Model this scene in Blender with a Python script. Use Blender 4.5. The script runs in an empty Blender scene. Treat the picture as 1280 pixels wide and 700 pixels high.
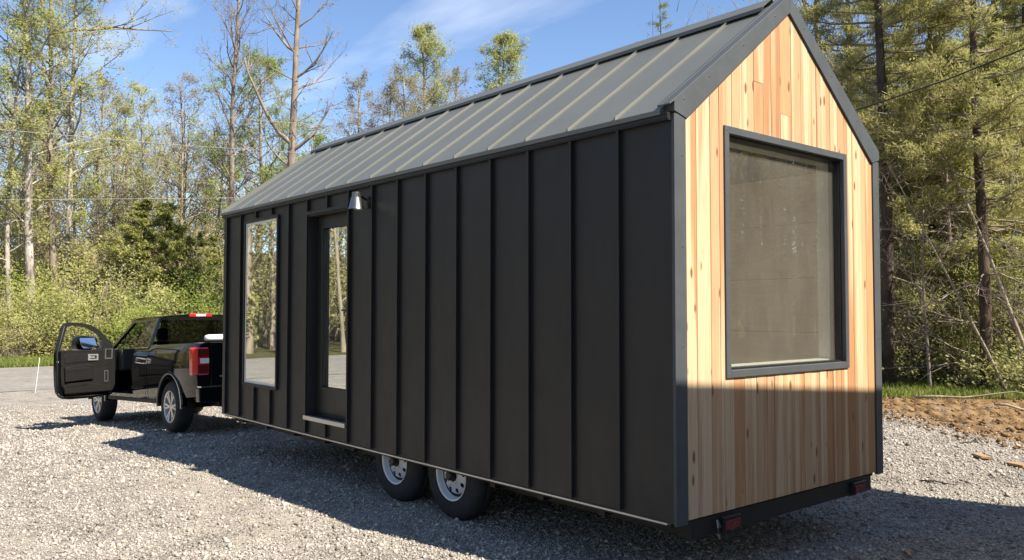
import bpy, bmesh, math, random
import numpy as np
from mathutils import Vector, Matrix

R = math.radians
scene = bpy.context.scene
COL = scene.collection
rs = np.random.RandomState

# ------------------------------------------------------------------ camera
CAM = np.array([3.1548, -3.9336, 1.7084])
FX = 1037.69
RIGHT = np.array([0.645, 0.764, 0.0006]); UP = np.array([0.0285, -0.0247, 0.9993]); FWD = np.array([-0.7632, 0.6450, 0.0378])
UP = UP - FWD * UP.dot(FWD); UP /= np.linalg.norm(UP); RIGHT = np.cross(FWD, UP)
RIGHT /= np.linalg.norm(RIGHT); UP = np.cross(RIGHT, FWD); FWD /= np.linalg.norm(FWD)
cd = bpy.data.cameras.new('camera'); co = bpy.data.objects.new('camera', cd); COL.objects.link(co)
co.matrix_world = Matrix(((RIGHT[0], UP[0], -FWD[0], CAM[0]), (RIGHT[1], UP[1], -FWD[1], CAM[1]),
                          (RIGHT[2], UP[2], -FWD[2], CAM[2]), (0, 0, 0, 1)))
cd.sensor_width = 36.0; cd.lens = FX / 1280 * 36; cd.clip_end = 2000; cd.clip_start = 0.05
scene.camera = co

# ------------------------------------------------------------------ terrain
def sst(t):
    t = np.clip(t, 0, 1); return t * t * (3 - 2 * t)
def gz(x, y):
    x = np.asarray(x, float); y = np.asarray(y, float)
    t = np.clip(-(x + 6.0), 0, 11.5)
    z = -0.048 * t + 0.048 * 0.6 * np.exp(-((x + 6) / 1.2) ** 2) * 0
    d = np.hypot(x - 3, y + 4)
    z = z + np.clip(d - 62, 0, 200) * 0.10 * sst((d - 62) / 30)
    z = z + 0.06 * np.exp(-(((x + 3.0) / 1.6) ** 2 + ((y + 1.2) / .9) ** 2))
    z = z + 0.012 * np.sin(x * 1.7 + y * .6) * np.sin(y * 1.3 - x * .4) * sst((d - 3) / 5)
    return z
def at(px, D):
    a = (px - 640) / FX
    v = FWD + RIGHT * a; v = v[:2] / np.linalg.norm(v[:2])
    x, y = CAM[0] + v[0] * D, CAM[1] + v[1] * D
    return np.array([x, y, float(gz(x, y))])
def height_for(px, D, py):
    a = (px - 640) / FX; b = (350 - py) / FX
    v = FWD + RIGHT * a + UP * b
    return CAM[2] + v[2] / np.hypot(v[0], v[1]) * D - at(px, D)[2]

# ------------------------------------------------------------------ materials
def newmat(name):
    m = bpy.data.materials.new(name); m.use_nodes = True
    nt = m.node_tree; nt.nodes.clear()
    return m, nt, nt.nodes, nt.links
def N(nt, t, **kw):
    n = nt.nodes.new(t)
    for k, v in kw.items(): setattr(n, k, v)
    return n
def ramp(nt, stops, fac, interp='LINEAR'):
    r = N(nt, 'ShaderNodeValToRGB'); r.color_ramp.interpolation = interp
    e = r.color_ramp.elements
    while len(e) < len(stops): e.new(0.5)
    for i, (p, c) in enumerate(stops):
        e[i].position = p; e[i].color = (*c, 1)
    nt.links.new(fac, r.inputs[0]); return r.outputs[0]
def coords(nt, scale=(1, 1, 1)):
    tc = N(nt, 'ShaderNodeTexCoord'); mp = N(nt, 'ShaderNodeMapping')
    mp.inputs['Scale'].default_value = scale
    nt.links.new(tc.outputs['Object'], mp.inputs[0]); return mp.outputs[0]
def noise(nt, vec, scale, detail=4, rough=.55):
    n = N(nt, 'ShaderNodeTexNoise'); n.inputs['Scale'].default_value = scale
    n.inputs['Detail'].default_value = detail; n.inputs['Roughness'].default_value = rough
    nt.links.new(vec, n.inputs['Vector']); return n.outputs['Fac']
def bump(nt, h, strength, dist, prev=None):
    b = N(nt, 'ShaderNodeBump'); b.inputs['Strength'].default_value = strength; b.inputs['Distance'].default_value = dist
    nt.links.new(h, b.inputs['Height'])
    if prev is not None: nt.links.new(prev, b.inputs['Normal'])
    return b.outputs[0]
def principled(nt, **kw):
    b = N(nt, 'ShaderNodeBsdfPrincipled'); o = N(nt, 'ShaderNodeOutputMaterial')
    nt.links.new(b.outputs[0], o.inputs[0])
    for k, v in kw.items():
        b.inputs[k].default_value = (*v, 1) if isinstance(v, tuple) else v
    return b
def mix(nt, fac, a, b, mode='MIX'):
    m = N(nt, 'ShaderNodeMix', data_type='RGBA', blend_type=mode)
    for s, v in ((0, fac), (6, a), (7, b)):
        if isinstance(v, (int, float)): m.inputs[s].default_value = v
        elif isinstance(v, tuple): m.inputs[s].default_value = (*v, 1)
        else: nt.links.new(v, m.inputs[s])
    return m.outputs[2]

def mat_basic(name, c0, c1=None, rough=.5, metal=0., scale=8., bmp=0., bscale=60., coat=0., spec=.5, streak=(1, 1, 1), rvar=.08):
    m, nt, _, L = newmat(name)
    b = principled(nt, Roughness=rough, Metallic=metal)
    b.inputs['Specular IOR Level'].default_value = spec
    b.inputs['Coat Weight'].default_value = coat; b.inputs['Coat Roughness'].default_value = .03
    v = coords(nt, streak); f = noise(nt, v, scale, 5)
    L.new(ramp(nt, [(.3, c0), (.7, c1 or tuple(x * 1.25 for x in c0))], f), b.inputs['Base Color'])
    mr = N(nt, 'ShaderNodeMapRange'); mr.inputs[3].default_value = max(0, rough - rvar); mr.inputs[4].default_value = min(1, rough + rvar)
    L.new(noise(nt, v, scale * 2.3, 4), mr.inputs[0]); L.new(mr.outputs[0], b.inputs['Roughness'])
    if bmp: L.new(bump(nt, noise(nt, coords(nt), bscale, 4), 1., bmp), b.inputs['Normal'])
    return m

M = {}
def mat_siding():
    m, nt, _, L = newmat('black_siding'); b = principled(nt, Roughness=.5); b.inputs['Specular IOR Level'].default_value = .42
    v = coords(nt); tc = N(nt, 'ShaderNodeTexCoord'); sp = N(nt, 'ShaderNodeSeparateXYZ'); L.new(tc.outputs['Object'], sp.inputs[0])
    base = ramp(nt, [(.3, (.0130, .0126, .0122)), (.7, (.0178, .0170, .0160))], noise(nt, coords(nt, (1, 1, .35)), 2.2, 5))
    low = N(nt, 'ShaderNodeMapRange'); low.inputs[1].default_value = 1.15; low.inputs[2].default_value = .44; L.new(sp.outputs[2], low.inputs[0])   # road dust thrown up along the bottom
    dn = noise(nt, coords(nt, (3, 3, .9)), 3.0, 7, .7); du = N(nt, 'ShaderNodeMath', operation='MULTIPLY'); L.new(low.outputs[0], du.inputs[0])
    L.new(ramp(nt, [(.35, (.12, .12, .12)), (.75, (.62, .62, .62))], dn), du.inputs[1])
    sm = ramp(nt, [(.66, (0, 0, 0)), (.78, (.20, .20, .20))], noise(nt, coords(nt, (1.2, 1, 1.6)), 4.5, 6, .7))          # hand smudges and water marks
    c = mix(nt, du.outputs[0], base, (.052, .047, .040)); c = mix(nt, sm, c, (.045, .042, .038)); L.new(c, b.inputs['Base Color'])
    rr = N(nt, 'ShaderNodeMapRange'); rr.inputs[3].default_value = .40; rr.inputs[4].default_value = .60; L.new(noise(nt, v, 5, 6), rr.inputs[0]); L.new(rr.outputs[0], b.inputs['Roughness'])
    L.new(bump(nt, noise(nt, coords(nt, (2.2, 1, .8)), 1.6, 2), 1., .012), b.inputs['Normal']); return m
M['black_metal'] = mat_siding()
M['roof_metal'] = mat_basic('roof_metal', (.118, .121, .104), (.142, .144, .124), .42, .15, 1.5, .002, 2.5, spec=.5)
M['trim_metal'] = mat_basic('trim_metal', (.058, .065, .069), (.074, .081, .085), .56, 0, 6, .0008, 30, spec=.35)
M['dark_trim'] = mat_basic('dark_trim', (.016, .016, .017), None, .5, 0, 6)
M['black_vinyl'] = mat_basic('black_vinyl', (.010, .010, .010), None, .45, 0, 9)
M['alum'] = mat_basic('aluminium', (.50, .50, .49), (.62, .62, .61), .38, .8, 12, streak=(.3, 3, 3))
M['galv'] = mat_basic('galvanised_shade', (.19, .19, .19), (.25, .25, .24), .36, .9, 9)
M['steel'] = mat_basic('black_steel', (.012, .012, .013), (.02, .019, .018), .6, 0, 14, .0006, 90)
M['rubber'] = mat_basic('tyre_rubber', (.016, .016, .017), (.028, .027, .026), .82, 0, 20, .0006, 160)
M['rim_white'] = mat_basic('painted_rim', (.60, .62, .64), (.70, .71, .72), .35, .15, 10)
M['alloy'] = mat_basic('alloy', (.55, .55, .54), (.66, .66, .65), .32, .7, 10)
M['hub_black'] = mat_basic('hub_black', (.008, .008, .008), None, .4)
M['chrome'] = mat_basic('chrome', (.75, .75, .75), None, .12, 1., 5, rvar=.03)
M['car_paint'] = mat_basic('black_car_paint', (.0030, .004, .005), None, .05, 0, 3, coat=.25, rvar=.02, spec=.4)
M['car_plastic'] = mat_basic('dark_plastic', (.016, .016, .016), None, .62, 0, 12)
M['door_trim'] = mat_basic('door_lining', (.0095, .0085, .008), (.013, .0118, .011), .62, 0, 12, spec=.2)
M['door_trim_dark'] = mat_basic('door_lining_dark', (.004, .0037, .0037), None, .6, 0, 12)
M['seat_cloth'] = mat_basic('seat_cloth', (.014, .014, .015), None, .9, 0, 40)
M['white_sheet'] = mat_basic('white_sheet', (.72, .71, .69), (.8, .79, .78), .4, 0, 5)
M['white_paint'] = mat_basic('white_paint', (.62, .63, .58), (.70, .70, .66), .5, 0, 5)
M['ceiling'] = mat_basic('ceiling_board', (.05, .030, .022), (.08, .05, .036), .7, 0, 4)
M['floor_ply'] = mat_basic('floor_plywood', (.66, .55, .41), (.72, .61, .47), .6, 0, 5, streak=(1, 6, 1))
M['shed_metal'] = mat_basic('shed_metal', (.66, .54, .40), (.72, .60, .46), .5, 0, 3)  # pale tan set to bounce warm light onto the shaded gable
M['cable'] = mat_basic('cable', (.26, .25, .23), None, .6)
M['cable_dark'] = mat_basic('cable_dark', (.02, .02, .02), None, .6)
M['stake'] = mat_basic('stake_white', (.7, .69, .66), None, .5)
M['board_offcut'] = mat_basic('board_offcut', (.30, .175, .085), (.40, .25, .13), .75, 0, 4, streak=(2, 9, 2))

def mat_lining():
    m, nt, _, L = newmat('wall_lining'); b = principled(nt, Roughness=.65)
    v = coords(nt, (1.2, 9, 9)); f = noise(nt, v, 3, 6)
    L.new(ramp(nt, [(.3, (.66, .53, .385)), (.7, (.74, .60, .45))], f), b.inputs['Base Color']); return m
M['lining'] = mat_lining()

def mat_wood():
    m, nt, _, L = newmat('cedar_boards'); b = principled(nt, Roughness=.62)
    b.inputs['Specular IOR Level'].default_value = .3
    g = N(nt, 'ShaderNodeNewGeometry'); rnd = g.outputs['Random Per Island']
    base = ramp(nt, [(0, (.55, .345, .18)), (.18, (.63, .46, .285)), (.36, (.50, .29, .15)), (.52, (.66, .50, .325)), (.68, (.57, .36, .20)), (.84, (.47, .255, .125)), (1, (.67, .51, .34))], rnd)
    # each board gets its own piece of grain
    tc = N(nt, 'ShaderNodeTexCoord'); sx = N(nt, 'ShaderNodeCombineXYZ')
    mu = N(nt, 'ShaderNodeMath', operation='MULTIPLY'); mu.inputs[1].default_value = 37.; L.new(rnd, mu.inputs[0])
    L.new(mu.outputs[0], sx.inputs[0]); L.new(mu.outputs[0], sx.inputs[2])
    add = N(nt, 'ShaderNodeVectorMath', operation='ADD'); L.new(tc.outputs['Object'], add.inputs[0]); L.new(sx.outputs[0], add.inputs[1])
    def mp(s):
        q = N(nt, 'ShaderNodeMapping'); q.inputs['Scale'].default_value = s; L.new(add.outputs[0], q.inputs[0]); return q.outputs[0]
    sap = noise(nt, mp((1, 8, .22)), 1.0, 3, .5)          # pale sapwood streaks
    c = mix(nt, ramp(nt, [(.49, (0, 0, 0)), (.56, (1, 1, 1))], sap), base, (.72, .60, .42))
    heart = noise(nt, mp((1, 8.5, .2)), 1.4, 3, .5)
    c = mix(nt, ramp(nt, [(.57, (0, 0, 0)), (.70, (.75, .75, .75))], heart), c, (.40, .21, .10))
    grain = noise(nt, mp((1, 60, 1.6)), 2.2, 6, .6)
    c = mix(nt, .8, c, ramp(nt, [(.25, (.52, .43, .36)), (.62, (.87, .735, .60))], grain), 'MULTIPLY')
    vo = N(nt, 'ShaderNodeTexVoronoi'); vo.inputs['Scale'].default_value = 1.0; L.new(mp((1, 10, 3.6)), vo.inputs['Vector'])
    kn = ramp(nt, [(.0, (1, 1, 1)), (.10, (1, 1, 1)), (.17, (0, 0, 0))], vo.outputs['Distance'])
    sel = N(nt, 'ShaderNodeSeparateColor'); L.new(vo.outputs['Color'], sel.inputs[0])
    gt = N(nt, 'ShaderNodeMath', operation='GREATER_THAN'); gt.inputs[1].default_value = .30; L.new(sel.outputs[0], gt.inputs[0])
    km = N(nt, 'ShaderNodeMath', operation='MULTIPLY'); L.new(kn, km.inputs[0]); L.new(gt.outputs[0], km.inputs[1])
    c = mix(nt, km.outputs[0], c, (.22, .10, .045))
    L.new(c, b.inputs['Base Color'])
    L.new(bump(nt, grain, .6, .0012), b.inputs['Normal'])
    return m
M['wood'] = mat_wood()

def mat_glass(name, tint, refl, haze=0.):
    m, nt, _, L = newmat(name); o = N(nt, 'ShaderNodeOutputMaterial')
    t = N(nt, 'ShaderNodeBsdfTransparent'); t.inputs[0].default_value = (*tint, 1)
    g = N(nt, 'ShaderNodeBsdfGlossy'); g.inputs['Roughness'].default_value = .0; g.inputs[0].default_value = (.96, .99, .97, 1)
    f = N(nt, 'ShaderNodeFresnel'); ge = N(nt, 'ShaderNodeNewGeometry'); io = N(nt, 'ShaderNodeMapRange')
    io.inputs[3].default_value = 1.5; io.inputs[4].default_value = 1 / 1.5; L.new(ge.outputs['Backfacing'], io.inputs[0]); L.new(io.outputs[0], f.inputs[0])
    mr = N(nt, 'ShaderNodeMapRange'); mr.inputs[3].default_value = refl; mr.inputs[4].default_value = 1.0
    nv = bump(nt, noise(nt, coords(nt), 1.3, 1), .25, .004)
    L.new(nv, g.inputs['Normal'])
    mx = N(nt, 'ShaderNodeMixShader'); L.new(f.outputs[0], mr.inputs[0]); L.new(mr.outputs[0], mx.inputs[0])
    L.new(t.outputs[0], mx.inputs[1]); L.new(g.outputs[0], mx.inputs[2]); last = mx.outputs[0]
    if haze:  # beige diffuse layer put in to give the pane its pale haze
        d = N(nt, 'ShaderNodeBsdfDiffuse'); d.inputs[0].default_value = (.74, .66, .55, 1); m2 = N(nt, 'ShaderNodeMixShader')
        dm = N(nt, 'ShaderNodeMapRange'); dm.inputs[1].default_value = .3; dm.inputs[2].default_value = .7; dm.inputs[3].default_value = haze * .7; dm.inputs[4].default_value = haze * 1.3
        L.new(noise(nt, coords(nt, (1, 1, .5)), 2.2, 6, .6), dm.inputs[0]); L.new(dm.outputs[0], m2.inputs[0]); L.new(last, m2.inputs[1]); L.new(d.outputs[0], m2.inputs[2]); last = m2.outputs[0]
    L.new(last, o.inputs[0]); return m
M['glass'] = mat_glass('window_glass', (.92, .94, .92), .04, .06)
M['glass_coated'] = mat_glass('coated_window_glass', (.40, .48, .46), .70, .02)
M['car_glass'] = mat_glass('tinted_car_glass', (.22, .24, .23), .0)
M['car_glass_clear'] = mat_glass('clear_car_glass', (.75, .8, .77), .05)

def mat_lens(name, c):
    m, nt, _, L = newmat(name)
    b = principled(nt, Roughness=.12); b.inputs['Coat Weight'].default_value = 1
    L.new(ramp(nt, [(.3, c), (.7, tuple(x * 1.2 for x in c))], noise(nt, coords(nt), 30)), b.inputs['Base Color']); return m
M['red_lens'] = mat_lens('red_lens', (.66, .014, .02))
M['dark_red_lens'] = mat_lens('dark_red_lens', (.13, .010, .010))
M['white_lens'] = mat_lens('white_lens', (.8, .78, .74))

def mat_gravel():
    m, nt, _, L = newmat('gravel'); b = principled(nt, Roughness=.9); b.inputs['Specular IOR Level'].default_value = .25
    v = coords(nt)
    wv = N(nt, 'ShaderNodeTexNoise'); wv.inputs['Scale'].default_value = 20; L.new(v, wv.inputs['Vector'])
    off = N(nt, 'ShaderNodeVectorMath', operation='SCALE'); off.inputs['Scale'].default_value = .03; L.new(wv.outputs['Color'], off.inputs[0])
    ad = N(nt, 'ShaderNodeVectorMath', operation='ADD'); L.new(v, ad.inputs[0]); L.new(off.outputs[0], ad.inputs[1])
    cols, hs = [], []
    for sc in (42, 88):
        vo = N(nt, 'ShaderNodeTexVoronoi'); vo.inputs['Scale'].default_value = sc; vo.inputs['Randomness'].default_value = 1; L.new(ad.outputs[0], vo.inputs['Vector'])
        s = N(nt, 'ShaderNodeSeparateColor'); L.new(vo.outputs['Color'], s.inputs[0])
        cols.append(ramp(nt, [(0, (0.112, 0.104, 0.094)), (.3, (0.211, 0.194, 0.174)), (.6, (0.317, 0.292, 0.258)), (.85, (0.436, 0.400, 0.348)), (1, (0.594, 0.546, 0.480))], s.outputs[0]))
        hs.append(vo.outputs['Distance']); 
    big = noise(nt, v, .55, 5)
    c = mix(nt, .5, cols[0], cols[1])
    fa = N(nt, 'ShaderNodeAttribute'); fa.attribute_name = 'fines'; fm = N(nt, 'ShaderNodeMath', operation='MULTIPLY'); L.new(fa.outputs['Fac'], fm.inputs[0])
    L.new(ramp(nt, [(.35, (.35, .35, .35)), (.65, (1, 1, 1))], noise(nt, v, 5, 6, .7)), fm.inputs[1])
    c = mix(nt, fm.outputs[0], c, (.40, .355, .295))   # pale compacted fines
    pt = noise(nt, v, 1.6, 7, .72)
    c = mix(nt, .8, c, ramp(nt, [(.32, (.60, .59, .58)), (.5, (.95, .94, .92)), (.68, (1.10, 1.09, 1.06))], pt), 'MULTIPLY')
    L.new(c, b.inputs['Base Color'])
    n1 = bump(nt, hs[0], 1., .014); n2 = bump(nt, hs[1], .8, .008, n1); L.new(n2, b.inputs['Normal'])
    return m
M['gravel'] = mat_gravel()

def mat_stone():
    m, nt, _, L = newmat('crushed_stone'); b = principled(nt, Roughness=.88); b.inputs['Specular IOR Level'].default_value = .3
    g = N(nt, 'ShaderNodeNewGeometry')
    c = ramp(nt, [(0, (0.171, 0.159, 0.140)), (.25, (0.279, 0.255, 0.223)), (.55, (0.394, 0.357, 0.308)), (.8, (0.470, 0.427, 0.370)), (.95, (0.584, 0.525, 0.448)), (1, (0.686, 0.622, 0.540))], g.outputs['Random Per Island'])
    c = mix(nt, .5, c, ramp(nt, [(.3, (.7, .7, .7)), (.7, (1.1, 1.1, 1.1))], noise(nt, coords(nt), 70)), 'MULTIPLY')
    c = mix(nt, .8, c, ramp(nt, [(.32, (.60, .59, .58)), (.5, (.95, .94, .92)), (.68, (1.10, 1.09, 1.06))], noise(nt, coords(nt), 1.6, 7, .72)), 'MULTIPLY')
    L.new(c, b.inputs['Base Color']); return m
M['stone'] = mat_stone()

def mat_ground(name, stops, sc, bd=.03, rough=.95):
    m, nt, _, L = newmat(name); b = principled(nt, Roughness=rough); b.inputs['Specular IOR Level'].default_value = .15
    v = coords(nt); a = noise(nt, v, sc, 8, .65); d = noise(nt, v, sc * 9, 6, .7)
    c = ramp(nt, stops, a)
    c = mix(nt, .6, c, ramp(nt, [(.3, (.5, .5, .5)), (.7, (1.25, 1.25, 1.25))], d), 'MULTIPLY')
    L.new(c, b.inputs['Base Color']); L.new(bump(nt, d, 1., bd, bump(nt, a, 1., bd * 2)), b.inputs['Normal']); return m
M['forest_floor'] = mat_ground('forest_floor', [(.3, (.05, .055, .02)), (.5, (.09, .08, .04)), (.7, (.07, .085, .025))], 1.2)
M['soil'] = mat_ground('red_soil', [(.28, (.075, .045, .028)), (.42, (.19, .11, .05)), (.52, (.28, .18, .085)), (.62, (.25, .185, .125)), (.75, (.16, .105, .06))], 2.4, .03)
M['asphalt'] = mat_ground('old_asphalt', [(.3, (.21, .195, .175)), (.7, (.27, .25, .225))], .5, .004, .9)

def mat_leaf(name, stops, trans=.45, nscale=.6):
    m, nt, _, L = newmat(name); o = N(nt, 'ShaderNodeOutputMaterial')
    g = N(nt, 'ShaderNodeNewGeometry')
    c = ramp(nt, stops, g.outputs['Random Per Island'])
    c = mix(nt, .6, c, ramp(nt, [(.32, (.72, .76, .68)), (.68, (1.25, 1.2, 1.12))], noise(nt, coords(nt), nscale, 3)), 'MULTIPLY')
    d = N(nt, 'ShaderNodeBsdfDiffuse'); t = N(nt, 'ShaderNodeBsdfTranslucent'); x = N(nt, 'ShaderNodeMixShader'); x.inputs[0].default_value = trans
    L.new(c, d.inputs[0]); L.new(c, t.inputs[0]); L.new(d.outputs[0], x.inputs[1]); L.new(t.outputs[0], x.inputs[2])
    tp = N(nt, 'ShaderNodeBsdfTransparent'); y = N(nt, 'ShaderNodeMixShader'); y.inputs[0].default_value = .24; L.new(x.outputs[0], y.inputs[1]); L.new(tp.outputs[0], y.inputs[2])
    L.new(y.outputs[0], o.inputs[0]); return m
M['leaf_spring'] = mat_leaf('spring_leaves', [(0, (.25, .30, .08)), (.5, (.37, .38, .12)), (1, (.50, .46, .19))])
M['leaf_bright'] = mat_leaf('bright_leaves', [(0, (.18, .26, .055)), (.6, (.29, .36, .085)), (1, (.40, .42, .13))])
M['leaf_bud'] = mat_leaf('pale_buds', [(0, (0.250, 0.206, 0.119)), (.6, (0.338, 0.275, 0.163)), (1, (0.275, 0.263, 0.112))])
M['leaf_dark'] = mat_leaf('evergreen_sprays', [(0, (.16, .18, .055)), (.6, (.25, .26, .08)), (1, (.36, .34, .12))], .25)
M['needles'] = mat_leaf('pine_needles', [(0, (.22, .225, .09)), (.6, (.36, .345, .135)), (1, (.52, .47, .22))], .55)
M['leaf_shrub'] = mat_leaf('shrub_leaves', [(0, (.30, .33, .12)), (.5, (.44, .44, .18)), (1, (.58, .54, .29))])
M['leaf_mass'] = mat_leaf('wood_leaves', [(0, (.26, .28, .095)), (.4, (.37, .36, .135)), (.7, (.47, .42, .215)), (1, (.55, .48, .31))], .45, .12)
M['leaf_mass_dark'] = mat_leaf('wood_leaves_dark', [(0, (.16, .17, .065)), (.5, (.27, .26, .10)), (1, (.42, .37, .18))], .45, .2)
M['grass'] = mat_leaf('grass_blades', [(0, (.12, .17, .035)), (.6, (.20, .25, .055)), (1, (.30, .29, .12))], .4)
M['leaf_dry'] = mat_leaf('dry_brush', [(0, (.10, .075, .045)), (1, (.20, .16, .10))], .2)
def mat_bark(name, stops, sc=3.):
    m, nt, _, L = newmat(name); b = principled(nt, Roughness=.9); b.inputs['Specular IOR Level'].default_value = .2
    v = coords(nt, (1, 1, .35)); f = noise(nt, v, sc, 7, .65)
    L.new(ramp(nt, stops, f), b.inputs['Base Color']); L.new(bump(nt, noise(nt, v, sc * 5, 5), 1, .02), b.inputs['Normal']); return m
M['bark_pale'] = mat_bark('pale_bark', [(.36, (.13, .11, .09)), (.47, (.30, .265, .22)), (.6, (.50, .45, .39))])
M['bark_grey'] = mat_bark('grey_bark', [(.35, (.14, .11, .088)), (.65, (.33, .27, .215))])
M['bark_dark'] = mat_bark('dark_bark', [(.35, (.04, .029, .022)), (.65, (.115, .085, .063))], 6)
M['bark_twig'] = mat_bark('twig_bark', [(.35, (.22, .18, .13)), (.65, (.38, .32, .24))])

# ------------------------------------------------------------------ mesh builder
class MB:
    def __init__(s): s.v = []; s.f = []; s.mi = []; s.n = 0
    def add(s, verts, faces, mi=0):
        verts = [tuple(map(float, q)) for q in verts]
        s.v += verts; s.f += [tuple(i + s.n for i in f) for f in faces]; s.mi += [mi] * len(faces); s.n += len(verts); return s
    def box(s, x0, x1, y0, y1, z0, z1, mi=0):
        v = [(x, y, z) for x in (x0, x1) for y in (y0, y1) for z in (z0, z1)]
        return s.add(v, [(0, 1, 3, 2), (4, 6, 7, 5), (0, 4, 5, 1), (2, 3, 7, 6), (0, 2, 6, 4), (1, 5, 7, 3)], mi)
    def prism(s, poly, a, b, fn, mi=0):
        """poly: list of (u,v); fn(u,v,w) -> xyz; w runs a..b"""
        n = len(poly)
        v = [fn(u, w_, a) for u, w_ in poly] + [fn(u, w_, b) for u, w_ in poly]
        f = [tuple(range(n - 1, -1, -1)), tuple(range(n, 2 * n))] + [(i, (i + 1) % n, n + (i + 1) % n, n + i) for i in range(n)]
        return s.add(v, f, mi)
    def tube(s, pts, rad, k=8, mi=0, cap=True):
        pts = np.asarray(pts, float); n = len(pts); rad = np.broadcast_to(np.asarray(rad, float), (n,))
        d = np.gradient(pts, axis=0); d /= np.linalg.norm(d, axis=1)[:, None] + 1e-12
        ref = np.array([0, 0, 1.]) if abs(d[0][2]) < .9 else np.array([1., 0, 0])
        u = np.cross(d, ref); u /= np.linalg.norm(u, axis=1)[:, None] + 1e-12; w = np.cross(d, u)
        a = np.arange(k) * 2 * np.pi / k
        V = pts[:, None] + rad[:, None, None] * (np.cos(a)[None, :, None] * u[:, None] + np.sin(a)[None, :, None] * w[:, None])
        F = [(i * k + j, i * k + (j + 1) % k, (i + 1) * k + (j + 1) % k, (i + 1) * k + j) for i in range(n - 1) for j in range(k)]
        if cap: F += [tuple(range(k - 1, -1, -1)), tuple((n - 1) * k + j for j in range(k))]
        return s.add(V.reshape(-1, 3), F, mi)
    def lathe(s, prof, n, fn, mi=0, closed=False):
        """prof: list of (r, h); fn(r*cos, r*sin, h) -> xyz"""
        m = len(prof); v = []
        for i in range(n):
            a = 2 * math.pi * i / n; v += [fn(r * math.cos(a), r * math.sin(a), h) for r, h in prof]
        f = []
        for i in range(n):
            j = (i + 1) % n
            for q in range(m if closed else m - 1):
                q2 = (q + 1) % m; f.append((i * m + q, j * m + q, j * m + q2, i * m + q2))
        return s.add(v, f, mi)
    def build(s, name, mats, parent=None, off=(0, 0, 0), smooth=False, bevel=0, label=None, split=None, seg=2):
        me = bpy.data.meshes.new(name)
        ox, oy, oz = off
        me.from_pydata([(x - ox, y - oy, z - oz) for x, y, z in s.v], [], s.f)
        for m in (mats if isinstance(mats, (list, tuple)) else [mats]): me.materials.append(M[m] if isinstance(m, str) else m)
        if any(s.mi): me.polygons.foreach_set('material_index', s.mi)
        bm = bmesh.new(); bm.from_mesh(me); bmesh.ops.recalc_face_normals(bm, faces=bm.faces); bm.to_mesh(me); bm.free()
        if smooth: me.polygons.foreach_set('use_smooth', [True] * len(me.polygons))
        o = bpy.data.objects.new(name, me); COL.objects.link(o)
        if parent is not None: o.parent = parent
        if bevel:
            b = o.modifiers.new('bevel', 'BEVEL'); b.width = bevel; b.segments = seg; b.limit_method = 'ANGLE'; b.angle_limit = R(40)
        if split:
            e = o.modifiers.new('split', 'EDGE_SPLIT'); e.split_angle = R(split)
        if label: o['label'] = label
        return o

def raw(name, V, F, mat, parent=None, smooth=False):
    """fast mesh from numpy arrays, F (n,3) or (n,4)"""
    me = bpy.data.meshes.new(name); n, k = F.shape
    me.vertices.add(len(V)); me.vertices.foreach_set('co', np.ascontiguousarray(V, np.float32).ravel())
    me.loops.add(n * k); me.loops.foreach_set('vertex_index', np.ascontiguousarray(F, np.int32).ravel())
    me.polygons.add(n); me.polygons.foreach_set('loop_start', np.arange(0, n * k, k, dtype=np.int32))
    if smooth: me.polygons.foreach_set('use_smooth', np.ones(n, bool))
    me.update(calc_edges=True); me.materials.append(M[mat])
    o = bpy.data.objects.new(name, me); COL.objects.link(o)
    if parent is not None: o.parent = parent
    return o
def thing(name, label, cat, loc=(0, 0, 0), group=None, rot=None):
    o = bpy.data.objects.new(name, None); COL.objects.link(o); o.location = tuple(float(q) for q in loc)
    o.empty_display_size = .2
    if rot: o.rotation_euler = rot
    return tag(o, label, cat, group)
def tag(o, label, cat, group=None, kind=None):
    o['label'] = label; o['category'] = cat
    if group: o['group'] = group
    if kind: o['kind'] = kind
    return o
def kind(o, k, label=None, cat=None):
    o['kind'] = k
    if label: o['label'] = label
    if cat: o['category'] = cat
    return o

# ------------------------------------------------------------------ ground sheets
def sheet(name, xs, ys, mat, dz=0., zf=None):
    X, Y = np.meshgrid(xs, ys, indexing='ij'); Z = gz(X, Y) + dz
    if zf is not None: Z = Z + zf(X, Y)
    V = np.stack([X, Y, Z], -1).reshape(-1, 3); nx, ny = X.shape
    i = np.arange(nx - 1)[:, None] * ny + np.arange(ny - 1)[None]
    F = np.stack([i, i + ny, i + ny + 1, i + 1], -1).reshape(-1, 4)
    return raw(name, V, F, mat, smooth=True)
g = sheet('ground', np.concatenate([np.linspace(-300, -70, 12), np.linspace(-65, 40, 106), np.linspace(45, 300, 10)]),
          np.concatenate([np.linspace(-300, -70, 12), np.linspace(-65, 80, 146), np.linspace(90, 300, 10)]), 'forest_floor', -.06)
kind(g, 'structure', 'leaf littered ground under the trees', 'ground')

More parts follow.
